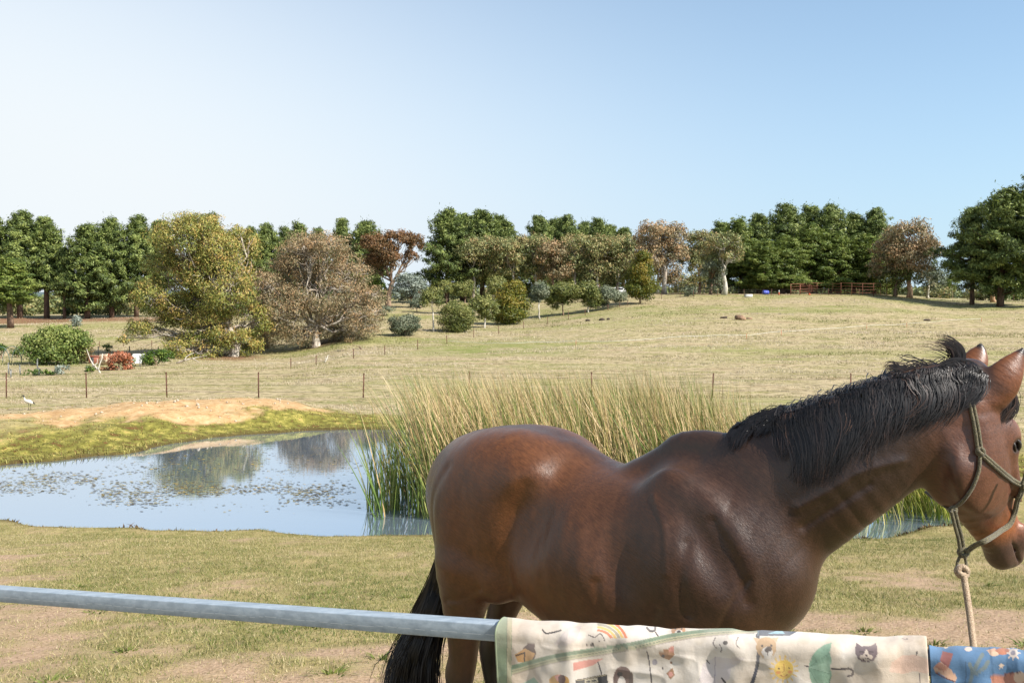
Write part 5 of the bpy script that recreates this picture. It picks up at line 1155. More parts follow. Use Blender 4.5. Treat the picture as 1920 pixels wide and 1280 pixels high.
# eyes
def uvs(c, r, n=16, m=10, ax=None, sc=(1, 1, 1)):
    a = np.linspace(0, 2 * np.pi, n, endpoint=False); t = np.linspace(0, np.pi, m)
    V = np.stack([np.sin(t)[:, None] * np.cos(a), np.sin(t)[:, None] * np.sin(a), np.cos(t)[:, None] + 0 * a], -1).reshape(-1, 3) * r * np.array(sc)
    if ax is not None: V = V @ np.array(ax)
    i = np.arange(m - 1)[:, None] * n; j = np.arange(n)[None]; j2 = (j + 1) % n
    return V + np.asarray(c), [np.stack([i + j, i + n + j, i + n + j2, i + j2], -1).reshape(-1, 4)]
em = NT('eye_dark').color(lin(30, 18, 12)).set(Roughness=.06, Coat_Weight=1.0)
for sg in (-1, 1):
    mesh('eye', *uvs(H(.176, .024, .0785 * sg) - HO, .0165, ax=HA, sc=(1.2, 1.1, .9)), [em.m], smooth=True, parent=horse)
    lid = MB()
    for up, rr in ((1, .0060), (-1, .0042)):
        q = [H(.176 + .021 * math.cos(a), .024 + up * (.013 if up > 0 else .012) * math.sin(a), (.0835 + .0135 * math.sin(a)) * sg) for a in np.linspace(0, np.pi, 9)]
        lid.add(tube(np.array(q) - HO, [rr * (.45 + .55 * math.sin(a)) for a in np.linspace(.15, np.pi - .15, 9)], 7))
    o = lid.build('eyelid', mt.m, horse, smooth=True); at_ = o.data.attributes.new('coat', 'FLOAT_COLOR', 'POINT'); at_.data.foreach_set('color', np.tile([.02, .014, .010, 1], len(o.data.vertices)).astype(np.float32))
# ================================================================ MANE, TAIL, HALTER
def raysdf(px, py, y0=2.2, ymax=4.2):
    o = np.array([0, 0, CAMZ]); d = P(px, py, 1.0) - o; h = BVH.ray_cast(Vector(o), Vector(d))
    return None if h[0] is None else np.array(h[0])
def gradm(Q): return np.array([np.array(BVH.find_nearest(Vector(q))[1]) for q in np.atleast_2d(Q)])
hm_ = NT('mane_hair'); hc = hm_.ramp(hm_.attr('tint').outputs['Fac'], [(0, lin(14, 12, 13)), (.55, lin(34, 28, 28)), (.85, lin(64, 48, 42)), (1, lin(98, 72, 58))])
hm_.color(hc).set(Roughness=.48, Specular_IOR_Level=.38, Anisotropic=.0)
class Hair:
    def __init__(s, seed): s.rs = np.random.RandomState(seed); s.V = []; s.F = []; s.T = []; s.n = 0
    def lock(s, G, N, m, spread0, spread1, lift=.012, w=.0017, tint=.4, frizz=.004, lenv=.25, rootdir=None):
        """G guide points (k,3), N surface normals (k,3); m strands"""
        G = np.asarray(G, float); k = len(G); rs = s.rs; T = np.gradient(G, axis=0); T /= np.linalg.norm(T, axis=1)[:, None] + 1e-9
        S = np.cross(T, N); S /= np.linalg.norm(S, axis=1)[:, None] + 1e-9
        t = np.linspace(0, 1, k)
        a = rs.randn(m); lay = rs.rand(m); L = 1 - lenv * rs.rand(m) ** 1.5; ph = rs.rand(m) * 6.28; fr = frizz * rs.randn(m); sp = spread0 * (1 - t)[None] + spread1 * (t[None] ** 1.0) + .45 * min(spread0, spread1) * np.sin(t * np.pi)[None]
        tt = L[:, None] * t[None]
        Gi = np.stack([np.stack([np.interp(tt[i], t, G[:, c]) for c in range(3)], -1) for i in range(m)]); Si = np.stack([np.stack([np.interp(tt[i], t, S[:, c]) for c in range(3)], -1) for i in range(m)]); Ni = np.stack([np.stack([np.interp(tt[i], t, N[:, c]) for c in range(3)], -1) for i in range(m)])
        off = a[:, None] * sp + fr[:, None] * np.sin(tt * 9 + ph[:, None]) * tt
        nl = (.003 + lift * lay[:, None] * (1 - .45 * tt) * np.minimum(1, .25 + tt * 5)) + .35 * fr[:, None] * np.cos(tt * 7 + ph[:, None]) * tt
        C = Gi + Si * off[..., None] + Ni * nl[..., None]
        wd = w * (.6 + .7 * rs.rand(m))[:, None] * np.clip((1 - t) * 3.5, .12, 1)[None]
        A = C - Si * wd[..., None]; B_ = C + Si * wd[..., None] + Ni * (.35 * wd[..., None])
        V = np.stack([A, B_], 2).reshape(-1, 3); b = (np.arange(m) * 2 * k)[:, None, None] + (np.arange(k - 1) * 2)[None, :, None] + np.array([0, 1, 3, 2])[None, None]
        s.V.append(V); s.F.append(b.reshape(-1, 4) + s.n); s.n += len(V)
        s.T.append(np.clip((tint + .16 * rs.randn(m))[:, None] + .24 * np.repeat(t, 2)[None] ** 3, 0, 1).ravel())
    def build(s, name, parent):
        return mesh(name, np.vstack(s.V) - HO, np.vstack(s.F), [hm_.m], attrs=dict(tint=np.concatenate(s.T)), smooth=True, parent=parent)
# guides on the near side of the neck, drawn down from the crest and swept back
nkp = NECK.p
def neck_at(q):       # q: world x along the neck
    return np.array([np.interp(q, nkp[:, 0], nkp[:, c]) for c in range(3)]), np.interp(q, nkp[:, 0], NECK.a), np.interp(q, nkp[:, 0], NECK.b)
crx = CR.p
rs = np.random.RandomState(9); HR = Hair(9)
# crest and lower edge of the mane as the photograph shows them
cr_px = np.array([(1462, 775), (1490, 764), (1520, 755), (1560, 742), (1600, 728), (1650, 712), (1700, 697), (1745, 690), (1790, 688), (1822, 694)])
lo_px = np.array([(1478, 905), (1515, 925), (1530, 925), (1555, 905), (1590, 880), (1650, 850), (1700, 822), (1755, 797), (1790, 780), (1812, 755)])
def crest_pt(f):
    q = np.array([np.interp(f, np.linspace(0, 1, 10), cr_px[:, c]) for c in (0, 1)]); x = (q[0] - 960) / FPX
    Yc = np.interp(q[0], [1440, 1520, 1610, 1700, 1780, 1830], [2.97, 2.89, 2.845, 2.82, 2.80, 2.80]); return P(q[0], q[1] + 8, Yc), q
NL = 130
for i in range(NL):
    f = (i + rs.rand()) / NL; c0, q0 = crest_pt(f); q1 = np.array([np.interp(f, np.linspace(0, 1, 10), lo_px[:, c]) for c in (0, 1)])
    ln = .36 + .64 * rs.rand() ** .9
    q1 = q0 + (q1 - q0) * ln + rs.randn(2) * [7, 5]
    bow = (10 + 18 * f * (1 - .6 * sstep(.85, 1, f))) * (1 + .7 * rs.randn()); pts = [];
    for t in np.linspace(0, 1, 9):
        q = q0 + (q1 - q0) * t + np.array([bow * math.sin(t * np.pi * .9) - 26 * f * t * t * (1 if f > .2 else 0), 0])
        pts.append(q)
    G = []
    for t, q in zip(np.linspace(0, 1, 9), pts):
        h = raysdf(q[0], max(q[1], q0[1] + 22), 2.4) if t > .12 else None
        if t <= .12: h = c0
        if h is None: h = c0 + (P(q[0], q[1], c0[1]) - c0)
        G.append(h)
    G = np.array(G); G[1] = G[0] * .35 + G[2] * .65 + [0, -.02, .02] if len(G) > 2 else G[1]
    N = gradm(G); N[0] = nrm(N[0] + [0, -.3, .9]); G = catmull(G, 13); N = nrm(catmull(N, 13))
    HR.lock(G, N, 84, .013, .004 + .010 * rs.rand(), lift=.013 + .010 * rs.rand(), w=.0010, tint=.26 + .20 * rs.randn() + (.22 if ln < .8 and rs.rand() < .3 else 0), frizz=.005)
    # the crest itself, rolled over from the far side
    if i % 2 == 0:
        g = [c0 + [.07, .05, -.01], c0 + [.045, .03, .010], c0 + [0.015, -.002, .010], c0 + [-.02, -.028, -.006], G[3] + [-.01, -.008, 0]]
        HR.lock(catmull(np.array(g), 9), nrm(catmull(np.array([(0, .8, .6), (0, .3, 1), (0, -.3, 1), (0, -.9, .5), (0, -1, 0.1)]), 9)), 34, .012, .012, lift=.010, w=.0015, tint=.25, frizz=.004)
# long loose strands below the mane
for i in range(26):
    f = .02 + .5 * rs.rand() ** 1.3; c0, q0 = crest_pt(f); q1 = np.array([1490 + 150 * f * 2 + 12 * rs.randn() - 20, 900 + 45 * rs.rand() - 90 * f]); G = [c0]
    for t in np.linspace(.25, 1, 6): q = q0 + (q1 - q0) * t + [18 * math.sin(t * 3), 0]; h = raysdf(q[0], q[1], 2.4); G.append(h if h is not None else G[-1] + [0, 0, -.03])
    G = np.array(G); N = gradm(G); HR.lock(catmull(G, 13), nrm(catmull(N, 13)), 7, .006, .006, lift=.012, w=.0011, tint=.5, frizz=.008)
# short hair swept back over the withers
for i in range(52):
    f = rs.rand(); q0 = np.array([1392 + 80 * f, 803 - 32 * f + 3 * rs.randn()]); sp = 14 + 34 * rs.rand(); q1 = q0 + np.array([-sp * (.45 + .5 * rs.rand()), 22 + sp * .75 * rs.rand()])
    G = []
    for t in np.linspace(0, 1, 6): q = q0 + (q1 - q0) * t + [0, -8 * math.sin(t * np.pi)]; h = raysdf(q[0], q[1], 2.5); G.append(h if h is not None else P(q[0], q[1], 2.99))
    G = np.array(G); N = gradm(G); HR.lock(catmull(G, 9), nrm(catmull(N, 9)), 34, .010, .005, lift=.012, w=.0013, tint=.22, frizz=.004)
# a lock lifted by the wind and the hair over the poll
def free(pts, Y, m, s0, s1, tint=.35, w=.0012, fr=.006, n=(0, -1, .2), lift=.01):
    G = catmull(np.array([P(a, b, Y) for a, b in pts]), 13); HR.lock(G, np.tile(nrm(np.array(n, float)), (13, 1)), m, s0, s1, lift=lift, w=w, tint=tint, frizz=fr)
free([(1765, 694), (1785, 686), (1793, 670), (1788, 654), (1772, 643), (1752, 640)], 2.80, 90, .006, .009, .5)
free([(1775, 694), (1795, 684), (1797, 664), (1786, 648), (1765, 640)], 2.79, 60, .005, .006, .4)
free([(1730, 700), (1762, 690), (1782, 676), (1776, 660), (1745, 651), (1715, 652)], 2.80, 14, .006, .012, .6, fr=.012)
for k in range(16):
    a = 1700 + 90 * rs.rand(); free([(a, 700 - (a - 1700) * .12), (a - 25, 692 - (a - 1700) * .1), (a - 50, 694 - 6 * rs.rand())], 2.81, 8, .006, .008, .5, fr=.008)
for k in range(18):
    x0 = 1812 + 22 * rs.rand(); free([(x0, 699 + 4 * rs.rand()), (x0 - 22, 693 + 6 * rs.rand()), (x0 - 50, 700 + 10 * rs.rand()), (x0 - 70 - 20 * rs.rand(), 728 + 25 * rs.rand())], 2.765, 30, .010, .010, .32)
HR.build('mane', horse)
FR_ = Hair(12); HR2 = HR; HR = FR_
for k in range(16):
    x0 = 1884 + 6 * rs.rand(); e = rs.rand(); free([(x0, 728 + 6 * rs.rand()), (1888 + 5 * e, 738), (1893 + 5 * e - 6 * rs.rand(), 755), (1888 - 12 * rs.rand(), 778), (1872 - 16 * rs.rand(), 790 + 14 * rs.rand())], 2.735 + .03 * rs.rand(), 24, .004, .008, .62, fr=.010, n=(-.2, -1, 0))
HR.build('forelock', horse); HR = HR2
TL = Hair(15)
for i in range(110):
    e = rs.randn(); dx = 13 * e; far = rs.rand() < .13
    pts = [(870 + 3 * e, 880, 3.80), (856 + 3 * e, 960, 3.90), (834 + .25 * dx, 1060, 3.95), (810 + .7 * dx, 1150, 3.96), (790 + 1.1 * dx - 8, 1235, 3.95), (783 + 1.4 * dx - 8, 1320, 3.94), (780 + 1.4 * dx - 12 * rs.rand(), 1400 + 60 * rs.rand(), 3.93)]
    if far: pts = pts[:4] + [(768 - 10 * rs.rand(), 1215, 3.93), (742 - 14 * rs.rand(), 1260, 3.9), (728 - 10 * rs.rand(), 1330, 3.88)]
    G = catmull(np.array([P(a, b, c + .03 * rs.randn()) for a, b, c in pts]), 18)
    TL.lock(G, np.tile(nrm(np.array([-.5 + .5 * rs.randn(), -.8, .1])), (18, 1)), 36 if not far else 10, .005, .018, lift=.02, w=.0018, tint=.18 + .08 * rs.randn(), frizz=.012, lenv=.35)
TL.build('tail', horse)
# dock under the tail hair
V, F = tube(catmull(np.array([B(-.93, 0, 1.40), B(-1.0, 0, 1.34), B(-1.04, 0, 1.22), B(-1.05, 0, 1.05)]), 8), np.linspace(.045, .015, 8), 10); mesh('dock', V - HO, F, [mt.m], cols={'coat': np.tile(blk, (len(V), 1))}, smooth=True, parent=horse)

def ropemat(name, a, b, sc=420):
    m = NT(name); v = m.n('TexVoronoi'); v.inputs['Scale'].default_value = sc; m.l(m.coord((1, 1, .6)), v.inputs['Vector'])
    m.color(m.ramp(v.outputs['Distance'], [(.15, b), (.55, a)])).set(Roughness=.75, Sheen_Weight=.2); m.bump(v.outputs['Distance'], .6, -.001); return m.m
R_OL = ropemat('olive_cord', lin(70, 62, 38), lin(142, 130, 88)); R_TAN = ropemat('tan_rope', lin(150, 124, 96), lin(222, 200, 168))
halter = empty('rope_halter', tuple(POLL)); tag(halter, 'olive green knotted rope halter on the head of the bay horse', 'halter')
def rope(name, pts, r, parent, mat, double=0.0, k=28, hug=True):
    W = []
    for q in pts:
        if len(q) == 2 and raysdf(*q) is None: q = (q[0], q[1], 2.67)
        if len(q) == 3: W.append(P(*q))
        else:
            h = raysdf(q[0], q[1], 2.3); W.append(h + gradm(h)[0] * r * .8)
    W = catmull(np.array(W), k)
    if hug and double >= 0: 
        d = sdf(W); g = grad(W); W = W + g * np.clip(r * .8 - d, 0, .03)[:, None]
    m = MB(); o = np.array(parent.location)
    if double > 0:
        T, S, U = frames(W, (0, 1, 0)); sid = np.cross(T, nrm(np.array([0, 1, 0.]) + 0 * T)); sid = nrm(sid)
        for sg in (-1, 1): m.add(tube(W + sid * double * sg - o, r, 8))
    else: m.add(tube(W - o, r, 8))
    return m.build(name, mat, parent, smooth=True)
r_ = .0054
rope('crown_strap', [(1806, 716), (1815, 740), (1823, 770), (1830, 805), (1835, 840)], r_, halter, R_OL, double=.0052)
rope('cheek_strap', [(1836, 850), (1833, 880), (1822, 910), (1805, 937), (1786, 952)], r_, halter, R_OL)
rope('cheek_strap', [(1838, 850), (1856, 866), (1880, 887), (1899, 901), (1913, 908)], r_, halter, R_OL, double=.0035)
rope('noseband', [(1914, 912), (1909, 935), (1898, 962), (1878, 990), (1850, 1012, 2.66), (1828, 1022, 2.68), (1812, 1034, 2.70)], r_, halter, R_OL, double=.0030)
rope('noseband', [(1916, 908), (1921, 896), (1925, 880), (1932, 868)], r_, halter, R_OL)
rope('throat_strap', [(1786, 955), (1770, 948, 2.80), (1752, 935, 2.86), (1735, 922, 2.92)], r_ * .8, halter, R_OL, hug=False)
rope('throat_strap', [(1787, 957, 2.70), (1794, 985, 2.70), (1801, 1012, 2.70), (1804, 1034, 2.70)], r_ * 1.05, halter, R_OL, double=.0055, hug=False)
def knot(name, px, py, Y, R, r, parent, mat, seed=0):
    c = P(px, py, Y) if Y else (lambda h: P(px, py, 2.66) if h is None else h + gradm(h)[0] * R * .6)(raysdf(px, py, 2.3)); m = MB(); o = np.array(parent.location)
    for j, (a, b) in enumerate(((.2, .5), (1.3, -.4), (2.4, .9))):
        t = np.linspace(0, 2 * np.pi, 15); u = np.array([math.cos(a + seed), .25 * math.sin(b), math.sin(a + seed)]); w = np.cross(u, [math.sin(b), -math.cos(b), .2]); w /= np.linalg.norm(w); u = u / np.linalg.norm(u)
        m.add(tube(c + (np.cos(t)[:, None] * u + np.sin(t)[:, None] * w) * R * .62 - o, r, 7, cap=False))
    return m.build(name, mat, parent, smooth=True)
knot('knot', 1836, 846, None, .014, .0062, halter, R_OL, 0); knot('knot', 1787, 956, 2.71, .013, .0060, halter, R_OL, 1); knot('knot', 1914, 909, None, .014, .006, halter, R_OL, 2); knot('knot', 1806, 1035, 2.70, .018, .0072, halter, R_OL, .6)
rope('lead_loop', [(1801, 1040, 2.70), (1795, 1055, 2.695), (1797, 1068, 2.69), (1804, 1074, 2.68), (1812, 1066, 2.69), (1811, 1052, 2.70), (1808, 1040, 2.70)], .0045, halter, R_OL, hug=False)
lead = empty('lead_rope', tuple(P(1803, 1072, 2.68))); tag(lead, 'tan lead rope hanging from the halter down behind the blue rug', 'lead rope')
knot('knot', 1804, 1071, 2.675, .022, .0095, lead, R_TAN, .3)
rope('rope', [(1806, 1074, 2.67), (1812, 1110, 2.64), (1818, 1150, 2.60), (1823, 1190, 2.55), (1829, 1240, 2.48), (1838, 1330, 2.40), (1850, 1460, 2.34), (1880, 1640, 2.30)], .0098, lead, R_TAN, hug=False, k=40)

# ================================================================ RAIL AND RUGS
RA = np.array([-.5624 * 2.73, 2.73, 1.111]); RB = np.array([-.0117 * 2.1, 2.1, 1.218]); RD = (RB - RA) / np.linalg.norm(RB - RA); RL = np.linalg.norm(RB - RA)
RN = np.array([RD[1], -RD[0], 0]); RN /= np.linalg.norm(RN); RU = np.cross(RD, RN) * -1; RU = RU if RU[2] > 0 else -RU
def rail_pt(d, n=0., u=0.): return RA + RD * d + RN * n + RU * u       # d along from the left edge of the photo, n towards the camera, u up from the top face
gal = NT('galvanised_steel'); v_ = gal.coord((1, 1, 1)); sp = gal.noise(60, 4, .7, v_); s2 = gal.noise(9, 4, .6, gal.coord((.6, 6, 6)))
gal.color(gal.mix(gal.rng(s2, .42, .62, 0, .5), gal.mix(gal.rng(sp, .3, .7), lin(152, 166, 178), lin(176, 188, 198)), lin(122, 136, 148))).set(Metallic=.0, Specular_IOR_Level=.6); gal.l(gal.rng(sp, .3, .7, .42, .55), gal.b.inputs['Roughness'])
railt = empty('metal_rail', tuple(rail_pt(-1.4, 0, -.04))); tag(railt, 'galvanised square steel rail crossing the bottom of the photo in front of the horse', 'rail')
o_ = np.array(railt.location); h_ = .02; c_ = .0026
prof = []
for (a, b) in ((-h_, 0), (h_, 0), (h_, -2 * h_), (-h_, -2 * h_)):
    sa = 1 if a > 0 else -1; sb = -1 if b < -h_ else 1
    q = [(a - sa * c_, b), (a - sa * c_ * .3, b - sb * c_ * .3), (a, b - sb * c_)]
    prof += q if (a > 0) == (b == 0) else q[::-1]
prof = np.array(prof); pk = len(prof); V = np.vstack([[rail_pt(d, n, u) for n, u in prof] for d in (-1.4, 0, 1, 2, 3.6)]) - o_
F = []; 
for i in range(4):
    for j in range(pk): F.append((i * pk + j, i * pk + (j + 1) % pk, (i + 1) * pk + (j + 1) % pk, (i + 1) * pk + j))
mesh('rail_tube', V, np.array(F), [gal.m], parent=railt)
scr = MB(); rs = np.random.RandomState(4); d = -.1
while d < 1.65:
    L = .012 + .035 * rs.rand(); u = -.0235 + .001 * rs.randn(); a = np.array([rail_pt(d, h_ + .0006, u), rail_pt(d + L, h_ + .0006, u), rail_pt(d + L, h_ + .0006, u - .0013), rail_pt(d, h_ + .0006, u - .0013)]) - o_; scr.add((a, np.array([[0, 1, 2, 3]]))); d += L + .004 + .012 * rs.rand()
scr.build('seam_mark', NT('bright_zinc').color(lin(200, 208, 212)).set(Roughness=.6, Metallic=.1).m, railt)
for d in (-1.3, 3.5):
    m = MB(); q = rail_pt(d, 0, -.04) - o_; g = gz(*(q + o_)[:2]) - o_[2]; m.add(boxvf((q[0] - .03, q[1] - .03, g - .3), (q[0] + .03, q[1] + .03, q[2] - .001), .004)); m.build('post', gal.m, railt)
def inpoly(x, y, poly):
    ins = np.zeros(x.shape, bool); n = len(poly)
    for i in range(n):
        (ax, ay), (bx, by) = poly[i], poly[(i + 1) % n]; c = (ay > y) != (by > y); ins ^= c & (x < (bx - ax) * (y - ay) / (by - ay + 1e-9) + ax)
    return ins
def dline(x, y, pts):
    d = np.full(x.shape, 1e9)
    for (ax, ay), (bx, by) in zip(pts[:-1], pts[1:]):
        ex, ey = bx - ax, by - ay; t = np.clip(((x - ax) * ex + (y - ay) * ey) / (ex * ex + ey * ey + 1e-9), 0, 1); d = np.minimum(d, np.hypot(x - ax - t * ex, y - ay - t * ey))
    return d
class Paint:
    def __init__(s, x, y, base): s.x, s.y = x, y; s.c = np.tile(np.array(lin(*base)), (len(x), 1))
    def put(s, m, c, a=1.0): m = m.astype(float) * a; s.c += (np.array(lin(*c)) - s.c) * m[:, None]
    def poly(s, p, c, a=1.0): s.put(inpoly(s.x, s.y, p), c, a)
    def ell(s, x, y, rx, ry, c, a=1.0, rot=0): r = math.radians(rot); u = (s.x - x) * math.cos(r) + (s.y - y) * math.sin(r); v = -(s.x - x) * math.sin(r) + (s.y - y) * math.cos(r); s.put((u / rx) ** 2 + (v / ry) ** 2 < 1, c, a)
    def line(s, p, w, c, a=1.0, smooth=False): s.put(dline(s.x, s.y, catmull(np.array(p, float), 14) if smooth else p) < w, c, a)
def rug(name, label, d0, d1, top_px, front, back, seed, base, painter, dens=.0016, amp=.011, bulge=.0):
    n = int((d1 - d0) / dens); ds = np.linspace(d0, d1, n); rs = np.random.RandomState(seed)
    # height of the cloth above the rail, from its upper outline
    def proj(W): v = W - [0, 0, CAMZ]; f = v[..., 1] * math.cos(PITCH) - v[..., 2] * math.sin(PITCH); u = v[..., 1] * math.sin(PITCH) + v[..., 2] * math.cos(PITCH); return 960 + FPX * v[..., 0] / f, 640 - FPX * u / f
    ctr = np.array([rail_pt(d) for d in ds]); cpx, cpy = proj(ctr); want = np.interp(cpx, [p[0] for p in top_px], [p[1] for p in top_px]); hh = (cpy - want) * ctr[:, 1] / FPX - .002
    hh = np.maximum(hh - .007, .006)
    s = np.concatenate([np.linspace(-back, -.12, 14)[:-1], np.arange(-.12, .17, dens), np.linspace(.17, front, 22)]); out = []
    p3 = np.stack([np.repeat(ds, len(s)), np.tile(s, n), np.zeros(n * len(s))], -1); S_ = p3[:, 1]; H_ = np.repeat(hh, len(s))
    R = .034 + .4 * np.maximum(H_ - .006, 0); arc = R * np.pi / 2; a = np.clip(S_ / arc, -1, 1) * np.pi / 2          # round over the rail, then straight down
    nn_ = R * np.sin(a); uu = H_ - R + R * np.maximum(np.cos(a), 0) ** .5; down = np.maximum(np.abs(S_) - arc, 0); nn_ = nn_ + np.sign(S_) * down * .06; uu = uu - down
    w = sstep(-.3, .6, S_ / .1) * .0 + sstep(0.01, .06, np.abs(S_))
    fold = vnoise(p3 * [9, 2.2, 1], 1.) * .9 + vnoise(p3 * [22, 7, 1] + seed, 1.) * .5 + vnoise(p3 * [40, 30, 1], 1.) * .18 + .35 * (1 - np.abs(vnoise(p3 * [14, 26, 1] + 5, 1.)))
    nn_ = nn_ + fold * amp * (.25 + .75 * w) + bulge * np.sin(np.clip(S_ / .2, 0, 1) * np.pi)
    uu = uu + (1 - w) * amp * .30 * (vnoise(p3 * [30, 12, 1], 1.) + .4)
    V = np.repeat(ctr, len(s), 0) + RN * nn_[:, None] + RU * uu[:, None]
    k = len(s); i = (np.arange(n - 1) * k)[:, None]; j = np.arange(k - 1)[None]; F = np.stack([i + j, i + k + j, i + k + j + 1, i + j + 1], -1).reshape(-1, 4)
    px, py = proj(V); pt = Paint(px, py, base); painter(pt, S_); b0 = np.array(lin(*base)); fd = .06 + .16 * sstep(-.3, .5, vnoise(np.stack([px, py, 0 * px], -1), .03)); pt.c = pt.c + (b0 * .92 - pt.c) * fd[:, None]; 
    t = empty(name, tuple(rail_pt(d0))); tag(t, label, 'horse rug'); o = np.array(t.location)
    c = NT(name + '_cotton'); nz = c.noise(900, 2, .5, c.coord()); st = c.noise(7, 4, .6, c.coord()); ww = c.noise(26, 3, .6, c.coord())
    c.color(c.mix(c.rng(st, .48, .72, 0, .45), c.attr('print').outputs['Color'], c.mix(1.0, c.attr('print').outputs['Color'], lin(206, 186, 158), 'MULTIPLY'))).set(Roughness=.85, Sheen_Weight=.1)
    c.bump(c.math('ADD', c.math('MULTIPLY', nz, .25), ww), .45, .006)
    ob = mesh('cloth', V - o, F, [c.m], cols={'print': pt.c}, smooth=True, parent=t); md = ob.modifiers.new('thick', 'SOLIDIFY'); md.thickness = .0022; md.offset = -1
    return t, V.reshape(n, k, 3), s
def along(px, Y=None):      # distance along the rail seen at px
    u = (px - 960) / FPX; return (u * RA[1] - RA[0]) / (RD[0] - u * RD[1])
def face_dog(p, x, y, r, c, c2, ear):
    p.poly([(x - r * .9, y - r * .3), (x - r * 1.3, y - r * .9), (x - r * .5, y - r * .8)], ear); p.poly([(x + r * .9, y - r * .3), (x + r * 1.2, y - r * .9), (x + r * .4, y - r * .85)], ear)
    p.ell(x, y, r, r * .95, c); p.ell(x + r * .1, y + r * .45, r * .55, r * .5, c2); p.ell(x + r * .1, y + r * .25, r * .28, r * .2, (52, 40, 42)); p.ell(x - r * .4, y - r * .15, r * .12, r * .12, (40, 30, 30)); p.ell(x + r * .5, y - r * .15, r * .12, r * .12, (40, 30, 30))
    p.line([(x + r * .1, y + r * .4), (x + r * .1, y + r * .7)], .8, (70, 50, 50))
def paint_cream(p, S):
    x, y = p.x, p.y; q = np.stack([x, y, 0 * x], -1)
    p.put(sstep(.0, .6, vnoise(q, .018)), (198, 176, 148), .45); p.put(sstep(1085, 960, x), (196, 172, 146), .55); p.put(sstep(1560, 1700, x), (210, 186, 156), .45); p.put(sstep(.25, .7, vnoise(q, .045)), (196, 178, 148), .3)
    p.poly([(1062, 1210), (1040, 1206), (1066, 1176), (1092, 1174), (1080, 1200)], (206, 190, 188), .6); p.line([(1018, 1181), (1024, 1187), (1036, 1186), (1052, 1182)], 1.4, (48, 42, 46), smooth=True)
    p.ell(992, 1224, 13, 16, (92, 68, 62)); p.poly([(966, 1226), (985, 1214), (1004, 1224), (996, 1240), (972, 1240)], (206, 156, 98)); p.line([(968, 1228), (984, 1222), (984, 1238)], 1.2, (60, 42, 38)); p.ell(996, 1210, 8, 5, (104, 80, 78))
    p.ell(1111, 1208, 3.4, 5, (44, 38, 40), rot=15); p.ell(1124, 1201, 1.3, 1.3, (40, 34, 36)); p.ell(1134, 1200, 1.3, 1.3, (40, 34, 36)); p.line([(1104, 1190), (1116, 1194), (1126, 1188), (1134, 1198)], .8, (70, 62, 66), smooth=True); p.line([(1100, 1208), (1106, 1210)], .8, (60, 50, 54))
    for k, c in enumerate([(226, 120, 66), (238, 196, 96), (170, 164, 140), (238, 196, 96), (226, 120, 66)]):
        cx_, cy_ = 1118, 1212; r0 = 30 + 5.2 * k; rr = np.hypot((x - cx_) * .85, y - cy_); p.put((np.abs(rr - r0) < 2.1) & (x > 1120) & (y < 1196), c)
    p.line([(1213, 1178), (1220, 1184), (1228, 1182), (1228, 1174)], 2.0, (52, 46, 52), smooth=True); p.line([(1229, 1186), (1236, 1196)], 1.3, (70, 62, 66))
    face_dog(p, 1272, 1182, 13, (196, 146, 104), (232, 220, 206), (150, 104, 78)); p.ell(1258, 1178, 3.5, 2.5, (44, 38, 40))
    # lower panel
    p.poly([(1075, 1241), (1100, 1236), (1132, 1233), (1112, 1246), (1076, 1256)], (222, 146, 130)); p.line([(1122, 1240), (1129, 1262)], 1.2, (60, 52, 60)); p.line([(1214, 1220), (1218, 1240), (1222, 1278)], 1.2, (62, 54, 62)); p.ell(1228, 1240, 5, 6, (150, 142, 152))
    p.poly([(1234, 1220), (1250, 1216), (1264, 1210), (1265, 1226), (1256, 1236), (1240, 1230)], (168, 122, 84)); p.ell(1259, 1217, 5, 7, (226, 158, 142), rot=20); p.ell(1244, 1228, 3, 3, (70, 60, 74)); p.poly([(1250, 1262), (1262, 1250), (1265, 1264), (1258, 1272)], (168, 122, 84)); p.ell(1258, 1263, 4, 5, (226, 158, 142)); p.ell(1243, 1252, 2, 2, (60, 50, 54)); p.ell(1259, 1241, 2.4, 2.4, (150, 110, 80))
    p.ell(1168, 1268, 17, 20, (112, 82, 74)); p.ell(1166, 1278, 7, 12, (236, 224, 214)); p.ell(1163, 1262, 5, 4.5, (48, 36, 38)); p.ell(1154, 1274, 4, 14, (92, 64, 58)); p.ell(1184, 1272, 4, 14, (92, 64, 58))
    p.ell(1049, 1276, 19, 13, (206, 156, 84)); p.poly([(1040, 1266), (1052, 1262), (1058, 1272), (1046, 1276)], (230, 160, 150)); p.ell(1054, 1272, 7, 9, (104, 76, 74)); p.poly([(980, 1280), (1002, 1268), (1014, 1282)], (168, 188, 168)); p.line([(998, 1240), (1004, 1262), (1016, 1276)], 3, (170, 154, 140), .3)
    p.poly([(1079, 1273), (1138, 1262), (1142, 1290), (1081, 1292)], (40, 42, 48)); p.line([(1081, 1274.5), (1137, 1264)], .7, (176, 160, 126))
    for q_ in ([(1098, 1274), (1120, 1271)], [(1099, 1280), (1121, 1277)], [(1108, 1273), (1109, 1282)], [(1098, 1274), (1099, 1286)], [(1120, 1271), (1121, 1277)]): p.line(q_, 1.3, (214, 200, 168))
    p.poly([(1310, 1276), (1318, 1244), (1342, 1230), (1396, 1234), (1372, 1252), (1368, 1272), (1340, 1290)], (208, 196, 202), .6); p.line([(1342, 1230), (1340, 1284)], .8, (168, 156, 168)); p.line([(1325, 1236), (1330, 1242)], 1.2, (52, 46, 52)); p.line([(1354, 1270), (1364, 1282)], 1.6, (60, 54, 62))
